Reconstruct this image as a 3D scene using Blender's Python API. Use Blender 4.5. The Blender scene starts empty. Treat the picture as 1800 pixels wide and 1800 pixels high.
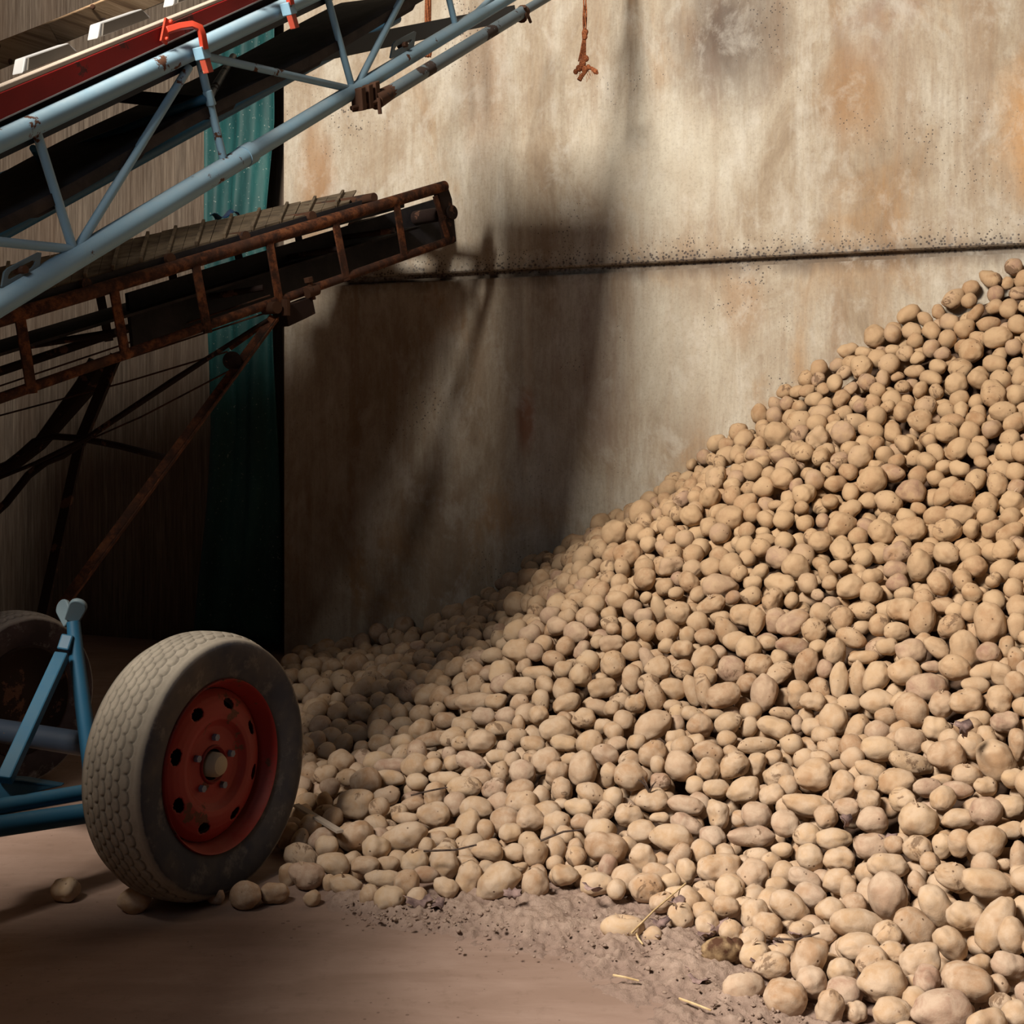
import bpy, math, random
import numpy as np
from mathutils import Vector, Matrix, noise
random.seed(4)
R = math.radians
# ---------------------------------------------------------------- camera, world, lights, exposure
FOC, CXP, HOR, CAMH = 2200.0, 900.0, 750.0, 1.09
sc = bpy.context.scene
cam_d = bpy.data.cameras.new('camera'); cam = bpy.data.objects.new('camera', cam_d)
sc.collection.objects.link(cam)
cam.location = (0, 0, CAMH); cam.rotation_euler = (R(90), 0, 0)
cam_d.sensor_width = 36; cam_d.lens = FOC / 1800 * 36; cam_d.shift_y = -(900 - HOR) / 1800
sc.camera = cam
sc.view_settings.view_transform = 'Standard'; sc.view_settings.look = 'None'
sc.view_settings.gamma = 1.0; sc.view_settings.use_curve_mapping = False
sc.view_settings.exposure = 0.0
w = bpy.data.worlds.new('world'); sc.world = w; w.use_nodes = True
w.node_tree.nodes['Background'].inputs[0].default_value = (0.62, 0.50, 0.66, 1)
w.node_tree.nodes['Background'].inputs[1].default_value = 0.008
def area(name, loc, aim, sx, sy, power, col):
    l = bpy.data.lights.new(name, 'AREA'); l.shape = 'RECTANGLE'; l.size = sx; l.size_y = sy
    l.energy = power; l.color = col
    o = bpy.data.objects.new(name, l); sc.collection.objects.link(o); o.location = loc
    o.rotation_euler = (Vector(aim) - Vector(loc)).to_track_quat('-Z', 'Y').to_euler()
    return o
area('high_window_light', (-2.5, 0.1, 4.2), (0.7, 4.2, 0.7), 1.2, 1.2, 650, (1.0, 0.885, 0.75))
area('cool_fill_light', (-1.3, 0.0, 2.9), (-0.9, 3.0, 1.4), 0.9, 0.9, 11, (0.72, 0.87, 1.0))  # cool fill added to brighten the blue conveyor and other near parts
# ---------------------------------------------------------------- helpers
col = sc.collection
def P(px, py, Y):
    return Vector(((px - CXP) * Y / FOC, Y, CAMH + (HOR - py) * Y / FOC))
class MB:
    def __init__(s): s.v = []; s.f = []
    def add(s, vs, fs):
        n = len(s.v); s.v += [tuple(v) for v in vs]; s.f += [tuple(i + n for i in f) for f in fs]; return s
    def tube(s, pts, r, seg=14, cap=True, rs=None):
        pts = [Vector(p) for p in pts]; vs = []; fs = []
        ref = None
        for i, p in enumerate(pts):
            d = (pts[min(i + 1, len(pts) - 1)] - pts[max(i - 1, 0)]).normalized()
            if ref is None:
                ref = d.orthogonal().normalized()
            a = (ref - d * ref.dot(d)).normalized(); ref = a; b = d.cross(a)
            rr = rs[i] if rs else r
            for k in range(seg):
                t = 2 * math.pi * k / seg
                vs.append(p + a * math.cos(t) * rr + b * math.sin(t) * rr)
        for i in range(len(pts) - 1):
            for k in range(seg):
                k2 = (k + 1) % seg
                fs.append((i * seg + k, i * seg + k2, (i + 1) * seg + k2, (i + 1) * seg + k))
        if cap:
            fs.append(tuple(range(seg - 1, -1, -1))); m = (len(pts) - 1) * seg
            fs.append(tuple(m + k for k in range(seg)))
        return s.add(vs, fs)
    def bar(s, a, b, w, h, up=(0, 0, 1), n=1):
        """rectangular bar from a to b: w across, h along up"""
        a = Vector(a); b = Vector(b); d = (b - a).normalized(); up = Vector(up)
        u = (up - d * up.dot(d)).normalized(); x = d.cross(u)
        vs = []
        for p in (a, b):
            for sx, sy in ((-1, -1), (1, -1), (1, 1), (-1, 1)):
                vs.append(p + x * sx * w / 2 + u * sy * h / 2)
        return s.add(vs, [(0, 1, 2, 3), (7, 6, 5, 4), (0, 4, 5, 1), (1, 5, 6, 2), (2, 6, 7, 3), (3, 7, 4, 0)])
    def box(s, lo, hi):
        x0, y0, z0 = lo; x1, y1, z1 = hi
        vs = [(x0, y0, z0), (x1, y0, z0), (x1, y1, z0), (x0, y1, z0), (x0, y0, z1), (x1, y0, z1), (x1, y1, z1), (x0, y1, z1)]
        return s.add(vs, [(3, 2, 1, 0), (4, 5, 6, 7), (0, 1, 5, 4), (1, 2, 6, 5), (2, 3, 7, 6), (3, 0, 4, 7)])
    def prism(s, poly, off):
        """polygon (list of points) extruded by vector off"""
        off = Vector(off); n = len(poly); p = [Vector(q) for q in poly]
        vs = p + [q + off for q in p]
        fs = [tuple(range(n)), tuple(range(2 * n - 1, n - 1, -1))]
        for i in range(n):
            j = (i + 1) % n; fs.append((i, i + n, j + n, j))
        return s.add(vs, fs)
    def hexa(s, q4, off):
        return s.prism(q4, off)
    def blob(s, c, r, seg=10, sc3=(1, 1, 1)):
        vs = []; fs = []; rings = seg // 2 + 1
        c = Vector(c)
        for i in range(rings + 1):
            t = math.pi * i / rings
            for k in range(seg):
                p = 2 * math.pi * k / seg
                vs.append(c + Vector((math.sin(t) * math.cos(p) * r * sc3[0], math.sin(t) * math.sin(p) * r * sc3[1], math.cos(t) * r * sc3[2])))
        for i in range(rings):
            for k in range(seg):
                k2 = (k + 1) % seg
                fs.append((i * seg + k, (i + 1) * seg + k, (i + 1) * seg + k2, i * seg + k2))
        return s.add(vs, fs)
    def build(s, name, mat, parent=None, smooth=35, bevel=0, kind=None, label=None):
        me = bpy.data.meshes.new(name); me.from_pydata(s.v, [], s.f); me.validate()
        import bmesh
        bm = bmesh.new(); bm.from_mesh(me); bmesh.ops.recalc_face_normals(bm, faces=bm.faces); bm.to_mesh(me); bm.free()
        me.materials.append(mat)
        o = bpy.data.objects.new(name, me); col.objects.link(o)
        if parent:
            o.parent = parent; o.matrix_parent_inverse = Matrix.Translation(-parent.location)
        if smooth:
            me.shade_smooth() if hasattr(me, 'shade_smooth') else None
            try: me.set_sharp_from_angle(angle=R(smooth))
            except Exception: pass
        if bevel:
            m = o.modifiers.new('bevel', 'BEVEL'); m.width = bevel; m.segments = 2; m.limit_method = 'ANGLE'; m.harden_normals = False
        if kind: o['kind'] = kind
        if label: o['label'] = label
        return o
def thing(name, loc, label, cat, group=None):
    o = bpy.data.objects.new(name, None); col.objects.link(o); o.location = loc
    o.empty_display_size = .05
    o['label'] = label; o['category'] = cat
    if group: o['group'] = group
    return o
def tag(o, label, cat, group=None, kind=None):
    o['label'] = label; o['category'] = cat
    if group: o['group'] = group
    if kind: o['kind'] = kind
    return o
# ---------------------------------------------------------------- materials
class NT:
    def __init__(s, name):
        s.m = bpy.data.materials.new(name); s.m.use_nodes = True; s.t = s.m.node_tree; s.t.nodes.clear()
        s.out = s.t.nodes.new('ShaderNodeOutputMaterial'); s.b = s.t.nodes.new('ShaderNodeBsdfPrincipled')
        s.t.links.new(s.b.outputs[0], s.out.inputs[0])
        s.geo = s.t.nodes.new('ShaderNodeNewGeometry')
    def n(s, typ, **k):
        x = s.t.nodes.new(typ)
        for a, v in k.items(): setattr(x, a, v)
        return x
    def l(s, a, b): s.t.links.new(a, b)
    def pos(s, scale=(1, 1, 1), rot=(0, 0, 0), loc=(0, 0, 0)):
        mp = s.n('ShaderNodeMapping'); mp.inputs['Scale'].default_value = scale; mp.inputs['Rotation'].default_value = rot; mp.inputs['Location'].default_value = loc
        s.l(s.geo.outputs['Position'], mp.inputs[0]); return mp.outputs[0]
    def noise(s, vec, sc_, det=4, rough=.55, dist=0):
        x = s.n('ShaderNodeTexNoise'); x.inputs['Scale'].default_value = sc_; x.inputs['Detail'].default_value = det
        x.inputs['Roughness'].default_value = rough; x.inputs['Distortion'].default_value = dist; s.l(vec, x.inputs['Vector']); return x.outputs[0]
    def ramp(s, fac, stops):
        x = s.n('ShaderNodeValToRGB'); e = x.color_ramp.elements
        while len(e) < len(stops): e.new(.5)
        for i, (p, c) in enumerate(stops):
            e[i].position = p; e[i].color = (c if isinstance(c, tuple) else (c, c, c)) + (1,)
        s.l(fac, x.inputs[0]); return x.outputs[0]
    def mix(s, fac, a, b, mode='MIX'):
        x = s.n('ShaderNodeMix', data_type='RGBA', blend_type=mode)
        for inp, v in ((x.inputs['Factor'], fac), (x.inputs['A'], a), (x.inputs['B'], b)):
            if isinstance(v, (int, float)): inp.default_value = v
            elif isinstance(v, tuple): inp.default_value = v + (1,)
            else: s.l(v, inp)
        return x.outputs['Result']
    def math(s, op, a, b=0.0, clamp=False):
        x = s.n('ShaderNodeMath', operation=op); x.use_clamp = clamp
        for i, v in enumerate((a, b)):
            if isinstance(v, (int, float)): x.inputs[i].default_value = v
            else: s.l(v, x.inputs[i])
        return x.outputs[0]
    def fin(s, colr, rough=.8, bump=None, bs=.3, bd=.01, metal=0, spec=.3):
        if isinstance(colr, tuple): s.b.inputs['Base Color'].default_value = colr + (1,)
        else: s.l(colr, s.b.inputs['Base Color'])
        if isinstance(rough, (int, float)): s.b.inputs['Roughness'].default_value = rough
        else: s.l(rough, s.b.inputs['Roughness'])
        s.b.inputs['Metallic'].default_value = metal; s.b.inputs['Specular IOR Level'].default_value = spec
        if bump is not None:
            x = s.n('ShaderNodeBump'); x.inputs['Strength'].default_value = bs; x.inputs['Distance'].default_value = bd
            s.l(bump, x.inputs['Height']); s.l(x.outputs[0], s.b.inputs['Normal'])
        return s.m
def paint(name, base, rust=(.05, .022, .012), thr=.66, rough=.5, dust=None, sc_=9, var=.25):
    t = NT(name); p = t.pos()
    n1 = t.noise(p, sc_, 8, .68); n2 = t.noise(p, 3, 4)
    c = t.mix(t.ramp(n2, [(.35, 0.), (.7, 1.)]), base, tuple(x * (1 - var) for x in base))
    if dust:
        x = t.n('ShaderNodeSeparateXYZ'); t.l(t.geo.outputs['Normal'], x.inputs[0])
        f = t.math('MULTIPLY', t.ramp(x.outputs[2], [(.0, 0.), (.9, .8)]), t.ramp(t.noise(p, 14, 6, .7), [(.3, .2), (.65, 1.)]))
        c = t.mix(f, c, dust)
    m = t.ramp(n1, [(thr, 0.), (thr + .015, 1.)])
    c = t.mix(m, c, t.mix(t.noise(p, 60, 3), rust, tuple(x * 2.2 for x in rust)))
    return t.fin(c, t.mix(m, (rough,) * 3, (.9,) * 3), t.mix(.5, m, n1), .25, .002)
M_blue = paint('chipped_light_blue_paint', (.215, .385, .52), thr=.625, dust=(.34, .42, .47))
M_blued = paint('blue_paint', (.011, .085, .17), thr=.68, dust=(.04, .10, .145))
M_bluegrey = paint('worn_blue_grey_paint', (.10, .15, .19), rust=(.025, .018, .016), thr=.57, dust=(.16, .19, .2))
M_cup = paint('pale_grey_blue_paint', (.11, .17, .21), thr=.62, dust=(.17, .21, .23))
M_navy = paint('dark_navy_steel', (.012, .02, .034), thr=.7)
M_red = paint('worn_red_board_paint', (.27, .012, .012), rust=(.05, .012, .01), thr=.60, rough=.55, sc_=5, var=.45)
M_orange = paint('orange_red_paint', (.50, .055, .028), rust=(.2, .04, .02), thr=.68, rough=.4)
M_tail = paint('dull_red_paint', (.36, .06, .035), rust=(.2, .1, .06), thr=.6, rough=.5)
M_cream = paint('dusty_cream_timber', (.40, .34, .285), rust=(.3, .2, .13), thr=.62, rough=.85)
M_white = paint('white_painted_lug', (.36, .37, .38), rust=(.2, .17, .14), thr=.64)
M_lug = paint('dusty_grey_lug', (.115, .105, .092), thr=.8, rough=.9)
t = NT('rusty_steel'); p = t.pos()
n1 = t.noise(p, 22, 8, .72); n2 = t.noise(p, 5, 4)
c = t.ramp(n1, [(.34, (.010, .006, .005)), (.48, (.060, .022, .012)), (.60, (.19, .066, .025)), (.74, (.12, .095, .06))])
c = t.mix(t.ramp(n2, [(.42, 0.), (.62, .75)]), c, (.055, .028, .02))
M_rust = t.fin(c, .9, n1, .5, .004)
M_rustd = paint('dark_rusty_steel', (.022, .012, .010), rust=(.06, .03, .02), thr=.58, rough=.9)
M_rustb = paint('brown_rusty_bolt', (.075, .035, .02), rust=(.02, .012, .01), thr=.55, rough=.9)
t = NT('black_rubber'); p = t.pos()
M_rubber = t.fin(t.ramp(t.noise(p, 8, 6, .7), [(.35, (.006, .006, .009)), (.7, (.022, .02, .024))]), .7, t.noise(p, 30, 4), .2, .004)
t = NT('dusty_black_rubber'); p = t.pos()
M_rubberd = t.fin(t.ramp(t.noise(p, 7, 6, .7), [(.4, (.012, .011, .014)), (.72, (.05, .042, .042))]), .8, t.noise(p, 30, 4), .2, .004)
t = NT('dusty_belt'); p = t.pos()
M_belt = t.fin(t.ramp(t.noise(p, 9, 7, .7), [(.33, (.055, .042, .03)), (.55, (.16, .125, .085)), (.75, (.21, .17, .12))]), .95, t.noise(p, 45, 4), .25, .003)
t = NT('plank_wood'); p = t.pos((1, 1, 1), (0, 0, 0))
# grain runs along the conveyor
mp = t.n('ShaderNodeMapping'); mp.inputs['Rotation'].default_value = (0, R(30.8) * 0, -R(60.3)); t.l(t.geo.outputs['Position'], mp.inputs[0])
mp2 = t.n('ShaderNodeMapping'); mp2.inputs['Rotation'].default_value = (0, R(30.8), 0); mp2.inputs['Scale'].default_value = (1.2, 30, 40); t.l(mp.outputs[0], mp2.inputs[0])
g = t.noise(mp2.outputs[0], 1.6, 7, .7, .5)
c = t.ramp(g, [(.30, (.10, .055, .03)), (.45, (.27, .18, .105)), (.62, (.40, .285, .18)), (.8, (.46, .35, .24))])
M_wood = t.fin(c, .9, g, .4, .003)
t = NT('wall_concrete'); p = t.pos()
# wall colours: mottled concrete with vertical runs, stains and patches of their own shape and dark speckles
big = t.noise(p, .9, 5, .6, .4); mid = t.noise(t.pos((1, 1, .55)), 2.6, 8, .7, .5); run = t.noise(t.pos((7, 7, .55)), 1.3, 7, .65, .2)
fine = t.noise(t.pos((60, 60, 9)), 1.2, 5, .7)
c = t.ramp(mid, [(.28, (.235, .175, .118)), (.42, (.39, .325, .245)), (.55, (.50, .455, .375)), (.72, (.60, .585, .52))])
c = t.mix(t.ramp(run, [(.50, 0.), (.66, .55)]), c, (.30, .20, .125))
c = t.mix(t.ramp(run, [(.30, .5), (.42, 0.)]), c, (.62, .60, .53))
c = t.mix(t.ramp(t.noise(t.pos((1.5, 1.5, .8), loc=(3, 1, 2)), 1.5, 5, .6, .6), [(.56, 0.), (.68, .62)]), c, (.40, .235, .105))
c = t.mix(t.ramp(t.noise(t.pos((1.3, 1.3, .7), loc=(7, 5, 1)), 1.4, 5, .6, .6), [(.60, 0.), (.72, .5)]), c, (.27, .19, .17))
c = t.mix(t.ramp(fine, [(.35, .30), (.6, 0.)]), c, (.25, .20, .16))
def spot(t, c, cen, rad, colr, amt, nz=.5, soft=.6):
    v = t.n('ShaderNodeVectorMath', operation='SUBTRACT'); t.l(t.geo.outputs['Position'], v.inputs[0]); v.inputs[1].default_value = cen
    v2 = t.n('ShaderNodeVectorMath', operation='DIVIDE'); t.l(v.outputs[0], v2.inputs[0]); v2.inputs[1].default_value = rad
    v3 = t.n('ShaderNodeVectorMath', operation='LENGTH'); t.l(v2.outputs[0], v3.inputs[0])
    d = t.math('ADD', v3.outputs['Value'], t.math('MULTIPLY', t.math('SUBTRACT', t.noise(t.pos((1, 1, .6)), 5, 7, .7), .5), nz * 2))
    return t.mix(t.ramp(d, [(1 - soft, amt), (1., 0.)]), c, colr)
def WP(px, py):
    return P(px, py, 1 / (.1704 + (px - 550) * 3.26e-5))
c = spot(t, c, WP(1275, 45), (.30, .4, .42), (.085, .062, .055), .8, .5, .8)  # large dark soft-edged patch high on the wall
c = spot(t, c, WP(1500, 170), (.16, .4, .26), (.36, .20, .09), .5)
c = spot(t, c, WP(1830, 230), (.20, .5, .35), (.55, .30, .12), .75)
c = spot(t, c, WP(925, 740), (.05, .4, .17), (.28, .11, .06), .7)
c = spot(t, c, WP(1300, 540), (.10, .4, .22), (.36, .22, .12), .5)
c = spot(t, c, WP(1190, 620), (.32, .5, .4), (.66, .66, .58), .35)
c = spot(t, c, WP(1150, 290), (.45, .5, .35), (.68, .67, .58), .4)
c = spot(t, c, WP(555, 330), (.12, .4, .40), (.36, .20, .09), .6)
c = spot(t, c, WP(850, 150), (.14, .4, .45), (.36, .22, .13), .45)
# dirt along the joint
x = t.n('ShaderNodeSeparateXYZ'); t.l(t.geo.outputs['Position'], x.inputs[0])
dz = t.math('ADD', t.math('ABSOLUTE', t.math('SUBTRACT', x.outputs[2], 1.762)), t.math('MULTIPLY', t.math('SUBTRACT', t.noise(t.pos((2, 2, .5)), 3, 6, .7), .5), .16))
c = t.mix(t.ramp(dz, [(.0, .75), (.07, 0.)]), c, (.10, .075, .06))
# speckles
vo = t.n('ShaderNodeTexVoronoi'); vo.inputs['Scale'].default_value = 62; t.l(t.pos(), vo.inputs['Vector'])
sp = t.math('LESS_THAN', vo.outputs['Distance'], t.math('MULTIPLY', t.ramp(t.noise(p, 2.1, 3, .6), [(.50, 0.), (.72, 1.)]), .30))
vo2 = t.n('ShaderNodeTexVoronoi'); vo2.inputs['Scale'].default_value = 75; t.l(t.pos(), vo2.inputs['Vector'])
above = t.math('MULTIPLY', t.ramp(t.math('ADD', t.math('SUBTRACT', x.outputs[2], 1.78), t.math('MULTIPLY', t.math('SUBTRACT', t.noise(p, 6, 3), .5), .12)), [(.0, 1.), (.14, 0.)]), .42)
ab2 = t.math('MULTIPLY', above, t.math('GREATER_THAN', x.outputs[2], 1.765))
sp2 = t.math('LESS_THAN', vo2.outputs['Distance'], ab2)
c = t.mix(t.math('MULTIPLY', t.math('MAXIMUM', sp, sp2), .8), c, (.045, .04, .045))
c = t.mix(t.ramp(t.noise(p, 85, 4, .75), [(.35, .28), (.5, 0.)]), c, (.22, .17, .13))
c = t.mix(t.ramp(t.noise(t.pos((1, 1, .7), loc=(2, 9, 4)), 7, 7, .72, .3), [(.52, 0.), (.70, .45)]), c, (.66, .65, .60))
M_wall = t.fin(c, .92, t.mix(.5, mid, fine), .25, .006, spec=.15)
t = NT('brown_boarding'); p = t.pos()
g = t.noise(t.pos((55, 55, 2.2)), 1.4, 6, .7); g2 = t.noise(t.pos((4, 4, .5)), 1, 5)
c = t.ramp(g, [(.3, (.060, .046, .036)), (.5, (.125, .102, .082)), (.7, (.21, .175, .14))])
c = t.mix(t.ramp(g2, [(.4, 0.), (.65, .5)]), c, (.10, .065, .045))
M_board = t.fin(c, .9, g, .5, .006, spec=.15)
t = NT('floor_dusty_concrete'); p = t.pos()
a = t.noise(p, 1.3, 6, .6, .5); b = t.noise(p, 28, 6, .7); st = t.noise(t.pos((1.2, 5, 1), (0, 0, R(-20))), 2.2, 6, .65, .3)
c = t.ramp(a, [(.3, (.215, .150, .120)), (.55, (.30, .215, .178)), (.75, (.36, .275, .235))])
c = t.mix(t.ramp(st, [(.42, .4), (.6, 0.)]), c, (.19, .125, .095))
c = t.mix(t.ramp(b, [(.55, 0.), (.75, .5)]), c, (.17, .115, .09))
vo = t.n('ShaderNodeTexVoronoi'); vo.inputs['Scale'].default_value = 38; t.l(p, vo.inputs['Vector'])
c = t.mix(t.math('MULTIPLY', t.math('LESS_THAN', vo.outputs['Distance'], t.math('MULTIPLY', t.ramp(t.noise(p, 3, 3), [(.45, 0.), (.7, 1.)]), .2)), .6), c, (.10, .065, .05))
M_floor = t.fin(c, .93, t.mix(.4, b, st), .2, .004, spec=.15)
t = NT('loose_soil'); p = t.pos()
b = t.noise(p, 30, 9, .75); b2 = t.noise(p, 7, 5, .6)
c = t.ramp(b, [(.3, (.20, .135, .105)), (.45, (.36, .265, .215)), (.66, (.47, .36, .30))])
c = t.mix(t.ramp(b2, [(.4, 0.), (.7, .4)]), c, (.40, .31, .26))
zz = t.n('ShaderNodeSeparateXYZ'); t.l(t.geo.outputs['Position'], zz.inputs[0])
hf = t.ramp(t.math('ADD', t.math('MULTIPLY', zz.outputs[2], 40.), t.math('MULTIPLY', t.math('SUBTRACT', t.noise(p, 18, 6, .7), .5), 1.2)), [(.15, 0.), (.75, 1.)])
c = t.mix(hf, (.31, .225, .187), c)
M_soil = t.fin(c, .96, t.mix(.5, b, t.noise(p, 95, 6, .75)), .9, .012, spec=.1)
t = NT('teal_tarpaulin'); p = t.pos()
g = t.noise(t.pos((3, 3, .8)), 2.5, 6, .65)
c = t.ramp(g, [(.32, (.006, .040, .045)), (.6, (.014, .085, .088)), (.8, (.035, .13, .125))])
c = t.mix(t.ramp(t.noise(p, 90, 2), [(.68, 0.), (.72, .5)]), c, (.4, .45, .42))
M_tarp = t.fin(c, .6, g, .3, .01)
t = NT('twine'); p = t.pos()
M_twine = t.fin(t.ramp(t.noise(t.pos((1, 1, 1)), 160, 4), [(.35, (.16, .045, .018)), (.65, (.42, .15, .06))]), .9)
t = NT('dry_leaf'); p = t.pos()
M_leaf = t.fin(t.ramp(t.noise(p, 40, 4), [(.35, (.10, .065, .065)), (.65, (.34, .24, .22))]), .9)
t = NT('straw'); M_straw = t.fin(t.ramp(t.noise(t.pos(), 50, 3), [(.35, (.40, .28, .14)), (.65, (.62, .48, .28))]), .8)
t = NT('twig'); M_twig = t.fin(t.ramp(t.noise(t.pos(), 60, 3), [(.35, (.035, .022, .018)), (.65, (.10, .07, .055))]), .9)
t = NT('sprout'); M_sprout = t.fin((.46, .34, .24), .8)
t = NT('rotten_skin'); M_rot = t.fin(t.ramp(t.noise(t.pos(), 30, 5), [(.4, (.07, .03, .015)), (.65, (.42, .30, .17))]), .85, t.noise(t.pos(), 40, 4), .4, .004)
t = NT('pale_rag'); M_rag = t.fin((.28, .29, .32), .9)
t = NT('blue_plastic'); M_plast = t.fin((.015, .07, .20), .35)
def potato_mat(name, joined):
    t = NT(name)
    if joined:
        at = t.n('ShaderNodeAttribute', attribute_name='rnd'); rnd = at.outputs['Fac']
    else:
        oi = t.n('ShaderNodeObjectInfo'); rnd = oi.outputs['Random']
    p = t.pos()
    off = t.n('ShaderNodeVectorMath', operation='ADD'); t.l(p, off.inputs[0])
    cb = t.n('ShaderNodeCombineXYZ'); t.l(t.math('MULTIPLY', rnd, 31.0), cb.inputs[0]); t.l(t.math('MULTIPLY', rnd, 17.0), cb.inputs[1]); t.l(cb.outputs[0], off.inputs[1])
    v = off.outputs[0]
    n1 = t.noise(v, 26, 6, .65, .4); n2 = t.noise(v, 150, 4, .7); n3 = t.noise(v, 14, 3, .5)
    skin = t.ramp(rnd, [(0., (.33, .20, .115)), (.25, (.46, .31, .185)), (.5, (.40, .27, .165)), (.75, (.50, .355, .22)), (.92, (.37, .25, .18)), (1., (.30, .18, .13))])
    zz = t.n('ShaderNodeSeparateXYZ'); t.l(p, zz.inputs[0])
    low = t.ramp(zz.outputs[2], [(.10, 1.), (.75, 0.)])
    dust = t.mix(low, (.50, .355, .215), (.53, .425, .33))
    c = t.mix(t.ramp(n1, [(.35, .05), (.62, .75)]), skin, dust)
    c = t.mix(t.ramp(n3, [(.30, .55), (.42, 0.)]), c, (.30, .17, .085))
    c = t.mix(t.ramp(n2, [(.62, 0.), (.78, .35)]), c, (.20, .12, .065))
    r2 = t.math('FRACT', t.math('MULTIPLY', rnd, 7.31))
    dirt = t.math('MULTIPLY', t.ramp(t.noise(v, 20, 4, .7, .6), [(.56, 0.), (.62, 1.)]), t.math('GREATER_THAN', r2, .78))
    c = t.mix(t.math('MULTIPLY', dirt, .75), c, (.13, .08, .05))
    vo = t.n('ShaderNodeTexVoronoi'); vo.inputs['Scale'].default_value = 42; t.l(v, vo.inputs['Vector'])
    eye = t.ramp(vo.outputs['Distance'], [(.06, 1.), (.13, 0.)])
    cut = t.math('GREATER_THAN', t.noise(v, 9, 2), .52)
    c = t.mix(t.math('MULTIPLY', t.math('MULTIPLY', eye, cut), .8), c, (.07, .035, .02))
    br = t.n('ShaderNodeBrightContrast'); t.l(c, br.inputs[0])
    h = t.math('SUBTRACT', t.mix(.35, n1, n2), t.math('MULTIPLY', t.math('MULTIPLY', eye, cut), .6))
    return t.fin(c, .88, h, .45, .004, spec=.2)
M_pot = potato_mat('potato_skin', False); M_potj = potato_mat('potato_skin_heap', True)
# ---------------------------------------------------------------- the setting
W0 = Vector((-.93, 5.87, 0)); W1 = Vector((1.9, 4.75, 0)); wd = (W1 - W0).normalized(); wn = Vector((wd.y, -wd.x, 0))  # towards camera
if wn.y > 0: wn = -wn
def wall_pt(s, d, z): return W0 + wd * s + wn * d + Vector((0, 0, z))
def struct(o): o['kind'] = 'structure'; return o
m = MB()
nx = 60; ny = 60
vs = [(-6 + 12 * i / nx, -4 + 12.2 * j / ny, 0) for j in range(ny + 1) for i in range(nx + 1)]
fs = [(j * (nx + 1) + i, j * (nx + 1) + i + 1, (j + 1) * (nx + 1) + i + 1, (j + 1) * (nx + 1) + i) for j in range(ny) for i in range(nx)]
m.add(vs, fs); m.add([(-6, -4, -.1), (6, -4, -.1), (6, 8.2, -.1), (-6, 8.2, -.1)], [(3, 2, 1, 0)])
struct(m.build('floor', M_floor))
# back wall: two cast panels with an open joint between them
prof = [(0, 0), (0, 1.742), (-.004, 1.748), (-.035, 1.750), (-.035, 1.778), (-.004, 1.780), (.004, 1.786), (.004, 4.6), (-.3, 4.6), (-.3, 0)]
m = MB(); a = [wall_pt(-.16, d, z) for d, z in prof]; m.prism(a, wd * 5.6); struct(m.build('wall_back', M_wall, smooth=0))
m = MB(); a = [wall_pt(-.10, -.16, 0), wall_pt(-.10, -.28, 0), wall_pt(-.10, -.28, 4.6), wall_pt(-.10, -.16, 4.6)]
m.prism(a, -wd * 5.2); struct(m.build('wall_left', M_board, smooth=0))
# ceiling
m = MB(); m.box((-6, 1.2, 4.6), (6, 8.2, 4.7)); struct(m.build('ceiling', M_board))
# ---------------------------------------------------------------- teal tarpaulin hanging in the gap
m = MB(); rows = 60; cols = 26; vs = []; fs = []
for j in range(rows + 1):
    z = .05 + 4.4 * j / rows
    fl = max(0, (1.1 - z)) * .10
    s0 = -.60 - fl * .9 + .02 * math.sin(z * 2.1); s1 = -.215 + .015 * math.sin(z * 3)
    if z > 1.95: s1 = -.225 - .10 * max(0, .5 - abs(z - 2.05)) 
    for i in range(cols + 1):
        u = i / cols
        d = .035 + .018 * math.sin(u * 11 + z * .9) + .012 * math.sin(u * 23 - z * 1.7) + .02 * noise.noise(Vector((u * 3, z * 1.5, 3)))
        vs.append(wall_pt(s0 + (s1 - s0) * u, d - .06, z))
for j in range(rows):
    for i in range(cols):
        k = j * (cols + 1) + i; fs.append((k, k + 1, k + cols + 2, k + cols + 1))
m.add(vs, fs); o = m.build('tarpaulin', M_tarp, smooth=60)
md = o.modifiers.new('solid', 'SOLIDIFY'); md.thickness = .002
tag(o, 'teal plastic tarpaulin hanging in the dark gap beside the concrete wall', 'tarpaulin')
# ---------------------------------------------------------------- blue conveyor
def yb(px): return 1 / (.3846 - 1.786e-4 * px)
def yr(px): return 1 / (.2667 - 9.54e-5 * px)
NBv = Vector((-.868, .495, 0)); NRv = Vector((-.757, .653, 0))
def B(px, py, off=0.0): return P(px, py, yb(px)) + NBv * off
def BF(px, py, w=.5):
    """point seen at px,py lying in the plane w behind the near truss"""
    # plane through B(0,.) + NB*w, vertical, direction (.935,1.64)
    X0, Y0 = -1.0636 + NBv.x * w, 2.6 + NBv.y * w; k = (px - CXP) / FOC
    tt = (k * Y0 - X0) / (.935 - k * 1.64); return P(px, py, Y0 + 1.64 * tt)
def RR_(px, py, off=0.0): return P(px, py, yr(px)) + NRv * off
def RF(px, py, w=.6):
    X0, Y0 = -1.534 + NRv.x * w, 3.75 + NRv.y * w; k = (px - CXP) / FOC
    tt = (k * Y0 - X0) / (1.25 - k * 1.45); return P(px, py, Y0 + 1.45 * tt)
blue = thing('elevator_conveyor', (-.75, 2.94, 0), 'light blue tubular steel conveyor with red side board, slanting up on wheels', 'conveyor')
MB().tube([B(-200, 340.5), B(-80, 284.5), B(200, 153.6), B(517, 5), B(760, -108.5)], .0235, 20).build('upper_chord', M_blue, blue)
MB().tube([B(-200, 653), B(438, 270)], .0262, 20).build('lower_chord', M_blue, blue, label='thicker lower tube of the truss with a stepped sleeve')
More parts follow.
